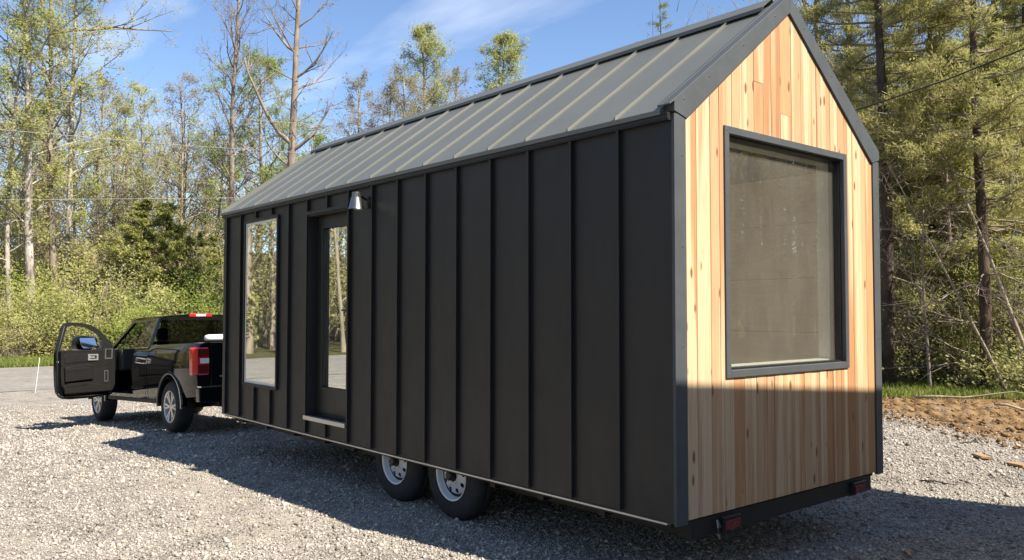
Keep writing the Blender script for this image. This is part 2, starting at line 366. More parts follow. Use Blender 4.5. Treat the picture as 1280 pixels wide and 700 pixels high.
def strip(name, inner, outer, n, mat, dz, zf=None, m=40):
    """sheet between two polylines with the same count of points"""
    inner = np.array(inner, float); outer = np.array(outer, float)
    t = np.linspace(0, len(inner) - 1, n); idx = np.arange(len(inner))
    A = np.stack([np.interp(t, idx, inner[:, k]) for k in (0, 1)], -1); B = np.stack([np.interp(t, idx, outer[:, k]) for k in (0, 1)], -1)
    s = np.linspace(0, 1, m)[None, :, None]
    P = A[:, None] * (1 - s) + B[:, None] * s
    Z = gz(P[..., 0], P[..., 1]) + dz
    if zf is not None: Z = Z + zf(P[..., 0], P[..., 1], np.broadcast_to(s[..., 0], Z.shape))
    V = np.concatenate([P, Z[..., None]], -1).reshape(-1, 3)
    i = np.arange(n - 1)[:, None] * m + np.arange(m - 1)[None]
    F = np.stack([i, i + m, i + m + 1, i + 1], -1).reshape(-1, 4)
    return raw(name, V, F, mat, smooth=True)
# gravel lot: from the far road edge to the dirt bank on the right
edge = [(-24, 17.5), (-14, 14.6), (-8, 12.2), (-3.4, 9.75), (-2.0, 8.75), (-.6, 7.9), (3, 7.2), (9, 6.6), (24, 6.0)]
near = [(-24, -30), (-14, -30), (-8, -30), (-3.4, -30), (-2.0, -30), (-.6, -30), (3, -30), (9, -30), (24, -30)]
def fines(x, y):
    a = np.sin(x * .55 + 1.7 * np.sin(y * .43 + .6)) * np.sin(y * .62 + 1.1 * np.sin(x * .37)) + .45 * np.sin(x * 1.9 + y * .8) * np.sin(y * 2.3 - x * .7)
    trk = np.exp(-((y + 1.7 + .10 * x + .15 * np.sin(x * .5)) / .32) ** 2) + np.exp(-((y + 3.3 + .10 * x + .15 * np.sin(x * .5)) / .32) ** 2)
    return np.clip(.5 * (a - .1) + .75 * trk * (x < 0) * (.6 + .4 * np.sin(x * 1.3)), 0, 1)
def wob(x, y): return .03 * np.sin(x * 2.1) * np.sin(y * 1.7 + x)
lot = strip('gravel_lot', edge, near, 360, 'gravel', 0.0, lambda x, y, s: 0 * x, 300)
at_ = lot.data.attributes.new('fines', 'FLOAT', 'POINT'); cv_ = np.zeros(len(lot.data.vertices) * 3, np.float32); lot.data.vertices.foreach_get('co', cv_); cv_ = cv_.reshape(-1, 3)
at_.data.foreach_set('value', fines(cv_[:, 0], cv_[:, 1]).astype(np.float32))
kind(lot, 'structure', 'crushed grey gravel lot', 'gravel lot')
road = strip('road', [(-23.7, -60), (-23.7, 34)], [(-35.8, -60), (-34.8, 34)], 60, 'asphalt', .012, None, 20)
kind(road, 'structure', 'pale worn asphalt road beyond the gravel', 'road')
def dirtz(x, y, s):
    h = .05 * np.sin(np.pi * np.clip(s, 0, 1)) + .07 * np.exp(-((s - .30) / .10) ** 2) + .05 * np.exp(-((s - .72) / .1) ** 2)
    q = .05 * np.sin(x * 5.1 + y * 3.3) * np.sin(y * 6.7 - x * 2.2) + .03 * np.sin(x * 11 + 3) * np.sin(y * 13 + x * 7) + .02 * np.sin(x * 23 + y * 17)
    h = h * .15; q = q * .75
    return h + q * sst(s / .12) * sst((1 - s) / .12) - .02
dirt = strip('soil_bank', [(-9, 12.6), (-3.4, 9.75), (-2.0, 8.75), (-.6, 7.9), (4, 7.0)], [(-9, 15.2), (-4.7, 12.3), (-3.6, 13.4), (-2.6, 14.2), (4, 15.5)], 160, 'soil', .02, dirtz, 70)
kind(dirt, 'structure', 'bare reddish soil bank at the wood edge', 'soil')

# scattered stones of the gravel: nobody could count them
def stones(name, P, S, seed, mat):
    r = rs(seed); n = len(P)
    base = np.array([(1, 0, 0), (-1, 0, 0), (0, 1, 0), (0, -1, 0), (0, 0, 1), (0, 0, -1)], float)
    J = base[None] * r.uniform(.65, 1.25, (n, 6, 1)) + r.normal(0, .16, (n, 6, 3))
    J *= S[:, None, None] * np.stack([np.ones(n), r.uniform(.6, 1, n), r.uniform(.4, .75, n)], -1)[:, None]
    a = r.uniform(0, 6.283, n); ca, sa = np.cos(a)[:, None], np.sin(a)[:, None]
    tx = r.normal(0, .35, n)[:, None]
    x, y, z = J[..., 0], J[..., 1], J[..., 2]; y, z = y - tx * z, z + tx * y
    V = np.stack([x * ca - y * sa, x * sa + y * ca, z], -1) + P[:, None]
    F = np.array([(0, 2, 4), (2, 1, 4), (1, 3, 4), (3, 0, 4), (2, 0, 5), (1, 2, 5), (3, 1, 5), (0, 3, 5)])
    return raw(name, V.reshape(-1, 3), (F[None] + 6 * np.arange(n)[:, None, None]).reshape(-1, 3), mat)
def sample_wedge(seed, dens, dmax, a0, a1):
    r = rs(seed); out = []
    for d0 in np.arange(1.6, dmax, .4):
        k = int(dens(d0) * (a1 - a0) * (d0 + .2) * .4)
        D = r.uniform(d0, d0 + .4, k); A = r.uniform(a0, a1, k)
        out.append(np.stack([CAM[0] - np.sin(A) * D, CAM[1] + np.cos(A) * D], -1))
    return np.concatenate(out)
P = sample_wedge(3, lambda d: 4200 if d < 6 else 4200 * (6 / d) ** 1.75, 23, R(12), R(88))
ex = np.interp(P[:, 0], [e[0] for e in edge], [e[1] for e in edge])
keep = rs(12).uniform(size=len(P)) > .62 * fines(P[:, 0], P[:, 1])
P = P[keep]; ex = ex[keep]
P = P[(P[:, 1] < ex + rs(1).normal(.1, .55, len(P))) & (P[:, 0] > -23.6)]
S = np.clip(rs(4).lognormal(math.log(.0074), .50, len(P)), .0035, .036) * np.clip(np.hypot(P[:, 0] - CAM[0], P[:, 1] - CAM[1]) / 9, 1, 1.5)
PZ = np.concatenate([P, (gz(P[:, 0], P[:, 1]) + S * .25)[:, None]], -1)
kind(stones('gravel_stones', PZ, S, 6, 'stone'), 'stuff', 'loose crushed stones of the gravel lot', 'gravel')

r = rs(31); n = 5200; t = r.uniform(0, 1, n)
lx_ = r.uniform(-8, 3.5, n); ly0 = np.interp(lx_, [-9, -3.4, -2.0, -.6, 4], [12.6, 9.75, 8.75, 7.9, 7.0]); ly1 = np.interp(lx_, [-9, -4.7, -3.6, -2.6, 4], [15.2, 12.3, 13.4, 14.2, 15.5])
py_ = ly0 - .5 + (ly1 - ly0 + .8) * t ** 1.2; CS = np.clip(r.lognormal(math.log(.018), .6, n), .006, .09)
kind(stones('soil_clods', np.stack([lx_, py_, gz(lx_, py_) + .015 + CS * .2], -1), CS, 32, 'soil'), 'stuff', 'clods and crumbs of the bare soil', 'soil')

# ------------------------------------------------------------------ vegetation helpers
def rot_frame(d):
    d = d / (np.linalg.norm(d, axis=-1, keepdims=True) + 1e-9)
    ref = np.where(np.abs(d[..., 2:3]) < .9, np.array([0, 0, 1.]), np.array([1., 0, 0]))
    u = np.cross(d, ref); u /= np.linalg.norm(u, axis=-1, keepdims=True) + 1e-9
    return d, u, np.cross(d, u)
def segs(A, B, ra, rb, k=4):
    d, u, w = rot_frame(B - A); a = np.arange(k) * 2 * np.pi / k
    ring = np.cos(a)[None, :, None] * u[:, None] + np.sin(a)[None, :, None] * w[:, None]
    V = np.concatenate([A[:, None] + ra[:, None, None] * ring, B[:, None] + rb[:, None, None] * ring], 1)
    j = np.arange(k); F = np.stack([j, (j + 1) % k, k + (j + 1) % k, k + j], -1)
    n = len(A); return V.reshape(-1, 3), (F[None] + 2 * k * np.arange(n)[:, None, None]).reshape(-1, 4)
def quads(C, s, r, aspect=.55, dirs=None):
    # leaves turn their faces up and to the light
    n = len(C); nrm = r.normal(0, .42, size=(n, 3)) + np.array([.45, .05, .65])
    a = np.cross(nrm, r.normal(size=(n, 3))) if dirs is None else dirs
    a /= np.linalg.norm(a, axis=1)[:, None] + 1e-9
    b = np.cross(a, nrm); b /= np.linalg.norm(b, axis=1)[:, None] + 1e-9
    s = np.broadcast_to(s, (n,))[:, None]
    V = np.stack([C - a * s, C + b * s * aspect, C + a * s, C - b * s * aspect], 1)
    return V.reshape(-1, 3), np.arange(4 * n).reshape(-1, 4)
class Woodwork:
    def __init__(s): s.A = []; s.B = []; s.a = []; s.b = []
    def add(s, A, B, a, b): s.A.append(A); s.B.append(B); s.a.append(a); s.b.append(b)
    def poly(s, pts, rad):
        for i in range(len(pts) - 1): s.add(pts[i], pts[i + 1], rad[i], rad[i + 1])
    def mesh(s, k=4): return segs(np.array(s.A), np.array(s.B), np.array(s.a), np.array(s.b), k)
def wander(r, p, d, L, n, curve, jit):
    pts = [np.array(p, float)]; d = np.array(d, float); d /= np.linalg.norm(d)
    for i in range(n):
        d = d + np.array([0, 0, curve / n]) + r.normal(0, jit, 3); d /= np.linalg.norm(d)
        pts.append(pts[-1] + d * L / n)
    return pts
def join(parts):
    V = []; F = []; n = 0
    for v, f in parts: V.append(v); F.append(f + n); n += len(v)
    return np.concatenate(V), np.concatenate(F)

def tree(name, label, base, H, seed, r0=.16, crown=.35, spread=3.0, nl=24, nsub=5, ntw=4, up=.55, leaves=7, ls=.11, leaf='leaf_spring',
         bark='bark_grey', group=None, lean=(0, 0), limbs=(), taper=.75, shape=lambda t: math.sin(math.pi * min(1, .15 + .85 * t)) ** .6, jit=.12, twig=.8, cat='tree', trunk_limbs_only=False, leaf_from=0., visible_from=0.):
    r = rs(seed); t = thing(name, label, cat, base, group)
    n = 16; pts = [np.zeros(3)]; off = np.zeros(2); vel = np.array(lean, float)
    for i in range(1, n + 1):
        vel = vel * .9 + np.array(lean) * .1 + r.normal(0, .02, 2); off = off + vel * H / n
        pts.append(np.array([off[0], off[1], H * i / n]))
    pts = np.array(pts); rad = r0 * (1 - taper * np.linspace(0, 1, n + 1) ** 1.1) ; rad[0] *= 1.25; rad[-1] = .015
    mb = MB(); mb.tube(pts, rad, 9)
    W = Woodwork(); LC = []
    def P(h): return np.array([np.interp(h * H, pts[:, 2], pts[:, k]) for k in (0, 1)] + [h * H]), np.interp(h * H, pts[:, 2], rad)
    az = r.uniform(0, 6.28)
    spec = []
    for i in range(nl):
        h = crown + (1 - crown) * (i + r.uniform(0, .9)) / nl * .98
        az += 2.4 + r.normal(0, .4); tt = (h - crown) / (1 - crown)
        spec.append((h, az, spread * shape(tt) * r.uniform(.55, 1.1), up + r.normal(0, .15), None))
    for l in limbs: spec.append(l)
    for h, a, L, u, lr in spec:
        p0, rr = P(h); rl = lr or min(rr * .55, .012 + L * .014)
        L = max(L, .35)
        lp = wander(r, p0, (math.cos(a), math.sin(a), u), L, 6, .35 if lr is None else .6, jit if lr is None else .16)
        lrad = rl * np.linspace(1, .25, 7); W.poly(lp, lrad)
        for q in range(nsub):
            f = r.uniform(.25, 1) * 5.99; i0 = int(f); p1 = lp[i0] + (lp[i0 + 1] - lp[i0]) * (f - i0)
            dd = (lp[i0 + 1] - lp[i0]); dd = dd / np.linalg.norm(dd) + r.normal(0, .6, 3); dd[2] += .15
            sl = L * r.uniform(.22, .45) + .15
            sp = wander(r, p1, dd, sl, 3, .3, .2); r1 = max(.006, lrad[i0] * .5)
            W.poly(sp, r1 * np.linspace(1, .4, 4))
            for w in range(ntw):
                f2 = r.uniform(.2, 1) * 2.99; j = int(f2); p2 = sp[j] + (sp[j + 1] - sp[j]) * (f2 - j)
                d2 = (sp[j + 1] - sp[j]); d2 = d2 / (np.linalg.norm(d2) + 1e-9) + r.normal(0, .7, 3); d2 /= np.linalg.norm(d2)
                e = p2 + d2 * sl * r.uniform(.3, .7) * twig
                W.add(p2, e, max(.0045, r1 * .4), .003)
                if leaves and h >= leaf_from:
                    k = r.poisson(leaves)
                    if k: LC.append(p2 + (e - p2) * r.uniform(.2, 1.15, (k, 1)) + r.normal(0, .09 + ls * .5, (k, 3)))
    tr = mb.build('trunk', bark, t, smooth=True)
    bm = bmesh.new(); bm.from_mesh(tr.data)
    V, F = W.mesh(4)
    o = raw('limbs', V, F, bark, t)
    if LC:
        C = np.concatenate(LC); V, F = quads(C, r.uniform(.55, 1.2, len(C)) * ls, r)
        raw('crown', V, F, leaf, t)
    bm.free()
    return t

def conifer(name, label, base, H, seed, r0=.17, first=.18, spread=3.2, nb=70, clump=3, blade=.13, leaf='needles', bark='bark_dark', group=None, dead=14, lean=(0, 0), droop=.1, dens=10, taper=.9, aspect=.10, pw=.8):
    r = rs(seed); t = thing(name, label, 'tree', base, group)
    n = 14; hh = np.linspace(0, 1, n); pts = np.stack([lean[0] * hh * H + .06 * np.sin(hh * 7 + seed), lean[1] * hh * H + .06 * np.cos(hh * 5 + seed), hh * H], -1)
    rad = r0 * (1 - taper * hh ** 1.05); rad[0] *= 1.2
    MB().tube(pts, rad, 9).build('trunk', bark, t, smooth=True)
    W = Woodwork(); C = []; Dr = []
    def P(h): return np.array([np.interp(h * H, pts[:, 2], pts[:, k]) for k in (0, 1)] + [h * H])
    for i in range(nb + dead):
        isd = i >= nb
        h = r.uniform(.04, first + .25) if isd else first + (1 - first) * ((i + r.uniform(0, 1)) / nb) ** .92 * .985
        a = r.uniform(0, 6.283); tt = max(0, (h - first) / (1 - first))
        L = spread * (r.uniform(.4, .85) if isd else ((1 - tt) ** pw * r.uniform(.6, 1.08) + .12))
        lp = wander(r, P(h), (math.cos(a), math.sin(a), r.normal(.12, .12) - (.1 if isd else 0)), L, 6, -droop * 2 + (.25 if not isd else -.1), .10 if not isd else .2)
        rr = (.010 + .011 * L) * np.linspace(1, .25, 7); W.poly(lp, rr * (.7 if isd else 1))
        ns = int(3 + L * 2.4)
        for q in range(ns):
            f = r.uniform(.22, 1) * 5.99; j = int(f); p1 = lp[j] + (lp[j + 1] - lp[j]) * (f - j)
            dd = lp[j + 1] - lp[j]; dd = dd / np.linalg.norm(dd) + r.normal(0, .55, 3) * np.array([1, 1, .45]); dd /= np.linalg.norm(dd)
            sl = L * r.uniform(.12, .32) + .12; e = p1 + dd * sl
            W.add(p1, e, rr[j] * .5, .004)
            if isd: 
                e2 = e + (dd + r.normal(0, .5, 3)) * sl * .6; W.add(e, e2, .004, .003); continue
            for c in range(clump):
                k = r.poisson(dens); o = p1 + (e - p1) * r.uniform(.25, 1.1)
                C.append(o + r.normal(0, .07 + .02 * L, (k, 3)) * np.array([1, 1, .6]))
                Dr.append(r.normal(0, .75, (k, 3)) + dd * .9 + np.array([0, 0, .25]))
    V, F = W.mesh(4); raw('limbs', V, F, bark if bark != 'bark_dark' else 'bark_grey', t)
    C = np.concatenate(C); Dr = np.concatenate(Dr)
    V, F = quads(C, r.uniform(.6, 1.15, len(C)) * blade, r, aspect, Dr); raw('crown', V, F, leaf, t)
    return t

def shrub(name, label, base, H, Rr, seed, n=2600, ls=.09, leaf='leaf_shrub', group=None, stems=14, cat='shrub', bark='bark_twig', clumps=26):
    r = rs(seed); t = thing(name, label, cat, base, group)
    W = Woodwork(); cc = []
    for i in range(clumps):
        a = r.uniform(0, 6.283); q = math.sqrt(r.uniform(0, 1)); h = H * (r.uniform(.08, 1) * (1 - .45 * q * q))
        cc.append((Rr * q * math.cos(a), Rr * q * math.sin(a), h))
    cc = np.array(cc)
    for i in range(stems):
        a = r.uniform(0, 6.283); c = cc[r.randint(len(cc))]
        p = wander(r, (.25 * Rr * math.cos(a) * r.uniform(0, 1), .25 * Rr * math.sin(a) * r.uniform(0, 1), -.05), (c[0] * .6, c[1] * .6, c[2] + .3), max(.4, c[2] * 1.05), 5, .1, .12)
        W.poly(p, .03 * H / 3 * np.linspace(1, .3, 6) + .004)
        for k in range(6):
            j = r.randint(2, 6); d = r.normal(0, 1, 3) + np.array([0, 0, .8]); d /= np.linalg.norm(d)
            W.add(p[j], p[j] + d * H * r.uniform(.12, .3), .008, .004)
    V, F = W.mesh(3); raw('stems', V, F, bark, t)
    idx = r.randint(0, len(cc), n); C = cc[idx] + r.normal(0, 1, (n, 3)) * np.array([Rr * .17, Rr * .17, H * .075]); C[:, 2] = np.maximum(C[:, 2], .03)
    V, F = quads(C, r.uniform(.5, 1.25, n) * ls, r); raw('foliage', V, F, leaf, t)
    return t

def mass(name, label, sectors, seed, leaf, bark='bark_twig'):
    """a wood that reads as one mass. sectors: (phi0, phi1, r0, r1, trees, hmin, hmax, leaves, leafsize, sticks)"""
    r = rs(seed); W = Woodwork(); VF = []
    SA, SB = [], []
    for f0, f1, r0, r1, n, h0, h1, nlv, ls, ns in sectors:
        for i in range(n):
            a = R(r.uniform(f0, f1)); d = math.sqrt(r.uniform(r0 * r0, r1 * r1)); x, y = CAM[0] - math.sin(a) * d, CAM[1] + math.cos(a) * d
            H = r.uniform(h0, h1); b = np.array([x, y, float(gz(x, y)) - .1]); w = H * r.uniform(.13, .22)
            ln = r.normal(0, .03, 2)
            p = [b + np.array([ln[0] * H * q, ln[1] * H * q, H * q]) for q in (0, .3, .6, .97)]
            W.poly(p, np.array([.011, .008, .0055, .001]) * H * r.uniform(.7, 1.2))
            nc = r.randint(9, 17); q = r.uniform(.12, 1, nc); ang = r.uniform(0, 6.283, nc); rad = w * np.sqrt(r.uniform(.05, 1, nc)) * np.sin(np.pi * np.clip(.12 + q * .85, 0, 1)) ** .7
            cc = b + np.stack([rad * np.cos(ang) + ln[0] * H * q, rad * np.sin(ang) + ln[1] * H * q, q * H], -1)
            for c, qq in zip(cc, q): W.add(b + np.array([ln[0] * H * qq * .8, ln[1] * H * qq * .8, H * max(.02, qq - .12)]), c, .0025 * H, .012)
            C = cc[r.randint(0, nc, nlv)] + r.normal(0, 1, (nlv, 3)) * np.array([w * .3, w * .3, H * .05]); C[:, 2] = np.maximum(C[:, 2], b[2] + .1)
            VF.append(quads(C, r.uniform(.5, 1.3, nlv) * ls, r))
            s0 = cc[r.randint(0, nc, ns)] + r.normal(0, 1, (ns, 3)) * w * .3; SA.append(s0); SB.append(s0 + (r.normal(0, .6, (ns, 3)) + np.array([0, 0, .7])) * H * .07)
    t = tag(bpy.data.objects.new(name, None), label, 'wood', None, 'stuff'); COL.objects.link(t)
    V1, F1 = W.mesh(5); SA, SB = np.concatenate(SA), np.concatenate(SB)
    V2, F2 = segs(SA, SB, np.full(len(SA), .016), np.full(len(SA), .007), 3)
    a = raw('branches', *join([(V1, F1), (V2, F2)]), bark, t); b = raw('foliage', *join(VF), leaf, t)
    a['kind'] = b['kind'] = 'stuff'
    return t

# ------------------------------------------------------------------ the tiny house
HB = (-3.5, 1.27, 0.0)
X0, X1, Y0, Y1, ZB = -7.05, 0.0, 0.0, 2.55, 0.45
YR, ZR, ZE = 1.275, 3.90, 2.925          # ridge and eave of the roof surface
house = thing('tiny_house', 'tiny house on wheels, black metal side and cedar gable with one large window', 'tiny house', HB)
def hb(mb, name, mat, parent=None, **kw): return mb.build(name, mat, parent or house, off=HB, **kw)
def wall_boxes(mb, u0, u1, z0, z1, ops, fn):
    us = sorted({u0, u1} | {q for o in ops for q in o[:2]})
    for a, b in zip(us[:-1], us[1:]):
        zs = [(z0, z1)]
        for o in ops:
            if o[0] < b - 1e-6 and o[1] > a + 1e-6:
                nz = []
                for p, q in zs:
                    if o[2] > p: nz.append((p, min(q, o[2])))
                    if o[3] < q: nz.append((max(p, o[3]), q))
                zs = nz
        for p, q in zs: fn(mb, a, b, p, q)
WIN = (-6.34, -5.51, .90, 2.72)
DOOR = (-4.755, -3.9, .645, 2.70)
# side wall facing the camera: pans and standing seams
mb = MB(); wall_boxes(mb, X0 + .003, X1 - .012, ZB, 2.90, [WIN, DOOR], lambda m, a, b, p, q: m.box(a, b, 0.0, .09, p, q))
pitch = .4333
for k in range(1, 17):
    x = -pitch * k
    zz = [(ZB + .012, 2.868)]
    if -6.40 < x < -5.46: zz = [(ZB + .012, .835), (2.79, 2.868)]
    if -4.74 < x < -3.91: zz = [(ZB + .012, .60), (2.735, 2.868)]
    for p, q in zz:
        mb.box(x - .006, x + .006, -.030, .001, p, q); mb.box(x + .006, x + .017, -.031, -.026, p, q)
side = hb(mb, 'side_wall', 'black_metal')
mb = MB(); mb.box(X0 + .003, X1 - .012, Y1 - .09, Y1, ZB, 2.90)
for k in range(1, 17): mb.box(-pitch * k - .006, -pitch * k + .006, Y1 - .001, Y1 + .03, ZB, 2.87)
hb(mb, 'side_wall', 'black_metal')
# dents and scuffs on two pans
mb = MB()
# end wall at the hitch
mb = MB(); mb.prism([(Y0 + .092, ZB), (Y1 - .092, ZB), (Y1 - .092, 2.86), (YR, 3.76), (Y0 + .092, 2.86)], X0 + .004, X0 + .1, lambda u, v, w: (w, u, v)); hb(mb, 'end_wall', 'black_metal')
# gable core with window opening
GW = (.545, 2.0, 1.33, 2.855)
mb = MB(); wall_boxes(mb, Y0 + .092, Y1 - .092, ZB + .002, 2.93, [GW], lambda m, a, b, p, q: m.box(-.14, -.021, a, b, p, q))
mb.prism([(.16, 2.93), (Y1 - .16, 2.93), (YR, 3.78)], -.14, -.021, lambda u, v, w: (w, u, v)); hb(mb, 'end_wall', 'dark_trim')
# cedar boards, cut to the rake and to the window
def top(y): return 3.80 - .79 * abs(y - YR)
mb = MB(); r = rs(11); ys = [.108]
while ys[-1] < 2.44: ys.append(ys[-1] + r.choice([.095, .112, .125, .140]))
ys[-1] = 2.458
wy = (.50, 2.045, 1.285, 2.90)
for a, b in zip(ys[:-1], ys[1:]):
    cuts = sorted({a, b} | {q for q in (wy[0], wy[1]) if a < q < b})
    for p, q in zip(cuts[:-1], cuts[1:]):
        p2, q2 = (p + .0019 if p == a else p), (q - .0019 if q == b else q)
        inside = p >= wy[0] - 1e-6 and q <= wy[1] + 1e-6
        runs = [(ZB + .006, wy[2]), (wy[3], None)] if inside else [(ZB + .006, None)]
        for lo, hi in runs:
            joints = [lo]
            if hi is None and r.uniform() < .16:
                jz = r.uniform(1.2, 2.9) if not inside else r.uniform(3.0, 3.4)
                if jz < top((p + q) / 2) - .2: joints.append(jz)
            for i, z0 in enumerate(joints):
                last = i == len(joints) - 1
                if not last: poly = [(p2, z0), (q2, z0), (q2, joints[i + 1] - .0015), (p2, joints[i + 1] - .0015)]
                elif hi is not None: poly = [(p2, z0), (q2, z0), (q2, hi), (p2, hi)]
                else:
                    poly = [(p2, z0), (q2, z0), (q2, top(q2))] + ([(YR, top(YR))] if p2 < YR < q2 else []) + [(p2, top(p2))]
                mb.prism(poly, -.02, r.uniform(-.0015, .001), lambda u, v, w: (w, u, v))
hb(mb, 'wood_cladding', 'wood', bevel=.0012, seg=1)
# corner and rake trims
for ya, yb in ((-.004, .106), (2.460, 2.555)):
    mb = MB(); mb.box(-.0115, .010, ya, yb, ZB - .012, 2.90)
    for z in (.9, 1.5, 2.1, 2.65): mb.lathe([(.0, .004), (.005, .003), (.007, 0)], 8, lambda u, v, h, z=z, ya=ya, yb=yb: (.010 + h, (ya + yb) / 2 + u + .02, z + v))
    hb(mb, 'corner_trim', 'trim_metal')
for ya, yb in ((-.006, .05), (2.50, 2.556)):
    mb = MB(); mb.box(X0 - .01, X0 + .05, ya, yb if ya < 1 else yb, ZB - .01, 2.88); hb(mb, 'corner_trim', 'dark_trim')
for sgn in (-1, 1):
    fy = lambda y, sgn=sgn: YR + sgn * y
    outer = lambda y: 3.932 - .740 * y
    inn = lambda y: 3.805 - .79 * y
    yo = 1.322 if sgn < 0 else 1.285
    mb = MB(); mb.prism([(0.0005, inn(0)), (0.0005, outer(0)), (yo, outer(yo)), (yo, outer(yo) - .009), (1.2815, outer(1.2815) - .011), (1.2815, outer(1.2815) - .070), (1.165, inn(1.165) - .003)], -.06, .016, lambda u, v, w: (w, fy(u), v))
    for t in (.15, .45, .75, .95): mb.lathe([(.0, .004), (.006, .003), (.008, 0)], 8, lambda u, v, h, t=t: (.016 + h, fy(t * 1.25) + u, outer(t * 1.25) - .055 + v))
    mb.prism([(0.001, outer(0) + .003), (yo, outer(yo) + .001), (yo, outer(yo) - .012), (0.001, outer(0) - .012)], -.085, -.0595, lambda u, v, w: (w, fy(u), v))
    hb(mb, 'rake_trim', 'trim_metal', bevel=.002, seg=1)
# roof
def roofz(y): return ZR - (ZR - ZE) / 1.325 * y
mb = MB()
for sgn in (-1, 1):
    fy = lambda u, sgn=sgn: YR + sgn * u
    mb.prism([(0, ZR), (1.325, ZE), (1.325, ZE - .03), (1.24, ZE - .03), (0, ZR - .1)], X0 - .02, -.061, lambda u, v, w: (w, fy(u), v))
    for k in range(0, 17):
        x = -pitch * k - .0 if k else X0 - .01
        if k: mb.prism([(.03, roofz(.03) - .002), (1.322, roofz(1.322) - .002), (1.322, roofz(1.322) + .019), (.03, roofz(.03) + .020)], x - .0045, x + .0045, lambda u, v, w: (w, fy(u), v))
        else: mb.prism([(.0, roofz(.0) - .002), (1.322, roofz(1.322) - .002), (1.322, roofz(1.322) + .030), (.0, roofz(.0) + .032)], X0 - .02, X0 + .0, lambda u, v, w: (w, fy(u), v))
roof = hb(mb, 'roof', 'roof_metal')
mb = MB()
for sgn in (-1, 1):
    fy = lambda u, sgn=sgn: YR + sgn * u
    mb.prism([(0.0, ZR + .052), (.115, roofz(.115) + .048), (.115, roofz(.115) + .020), (.111, roofz(.111) + .020), (.111, roofz(.111) + .044), (0.0, ZR + .047)], X0 - .022, -.125, lambda u, v, w: (w, fy(u), v))
hb(mb, 'ridge_cap', 'roof_metal', roof)
mb = MB(); mb.box(X0, -.012, -.040, .0, 2.868, 2.893); mb.box(X0, -.012, -.046, -.002, 2.8935, 2.905)
mb.box(X0, -.012, -.036, -.001, 2.79 + .07, 2.8675)
hb(mb, 'eave_fascia', 'black_metal')
mb = MB(); mb.box(X0, -.012, Y1 + .001, Y1 + .04, 2.85, 2.895); hb(mb, 'eave_fascia', 'black_metal')
mb = MB(); mb.box(X0 + .02, -.056, -.014, .06, ZB - .010, ZB - .001); mb.box(X0 + .02, -.056, -.016, -.0125, ZB - .010, ZB + .001); hb(mb, 'drip_edge', 'alum')
# gable window
def frame_boxes(mb, o, i, fn):
    (a, b, c, d), (e, f, g_, h) = o, i
    fn(mb, a, e, c, d); fn(mb, f, b, c, d); fn(mb, e, f, c, g_); fn(mb, e, f, h, d)
win = hb(MB().box(-.139, -.066, .02 + .5, .5 + .0235, 1.29, 1.30), 'gable_window', 'black_vinyl') if False else None
mb = MB(); frame_boxes(mb, (.50, 2.045, 1.286, 2.90), (.548, 1.998, 1.334, 2.852), lambda m, a, b, c, d: m.box(-.02, .014, a, b, c, d))
for y in (.524, 2.02):
    for z in (1.31, 2.875): mb.lathe([(.0, .003), (.006, .002), (.007, 0)], 8, lambda u, v, h, y=y, z=z: (.014 + h, y + u, z + v))
gwin = hb(mb, 'window', 'trim_metal', bevel=.002, seg=1, label='large picture window in the cedar gable')
mb = MB(); frame_boxes(mb, (.535, 2.011, 1.318, 2.868), (.562, 1.984, 1.346, 2.838), lambda m, a, b, c, d: m.box(-.105, -.0205, a, b, c, d)); hb(mb, 'sash_frame', 'black_vinyl', gwin)
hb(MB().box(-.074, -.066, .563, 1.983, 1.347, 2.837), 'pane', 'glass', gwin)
mb = MB(); frame_boxes(mb, (.52, 2.026, 1.30, 2.88), (.566, 1.98, 1.352, 2.832), lambda m, a, b, c, d: m.box(-.20, -.1055, a, b, c, d)); hb(mb, 'inner_reveal', 'white_paint', gwin)
# side window
mb = MB(); frame_boxes(mb, (-6.39, -5.462, .845, 2.775), (-6.358, -5.492, .878, 2.742), lambda m, a, b, c, d: m.box(a, b, -.028, -.0005, c, d))
swin = hb(mb, 'window', 'black_metal', bevel=.002, seg=1, label='tall narrow window beside the door')
mb = MB(); frame_boxes(mb, (-6.339, -5.511, .901, 2.719), (-6.325, -5.525, .918, 2.702), lambda m, a, b, c, d: m.box(a, b, .006, .10, c, d)); hb(mb, 'sash_frame', 'black_vinyl', swin)
mb = MB(); frame_boxes(mb, (-6.357, -5.493, .879, 2.741), (-6.331, -5.519, .906, 2.714), lambda m, a, b, c, d: m.box(a, b, -.014, -.0006, c, d)); hb(mb, 'glazing_bead', 'white_paint', swin)
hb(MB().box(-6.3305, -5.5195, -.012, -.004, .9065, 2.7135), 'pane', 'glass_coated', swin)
mb = MB(); frame_boxes(mb, (-6.37, -5.48, .87, 2.75), (-6.29, -5.56, .955, 2.665), lambda m, a, b, c, d: m.box(a, b, .101, .18, c, d)); hb(mb, 'inner_reveal', 'white_paint', swin)
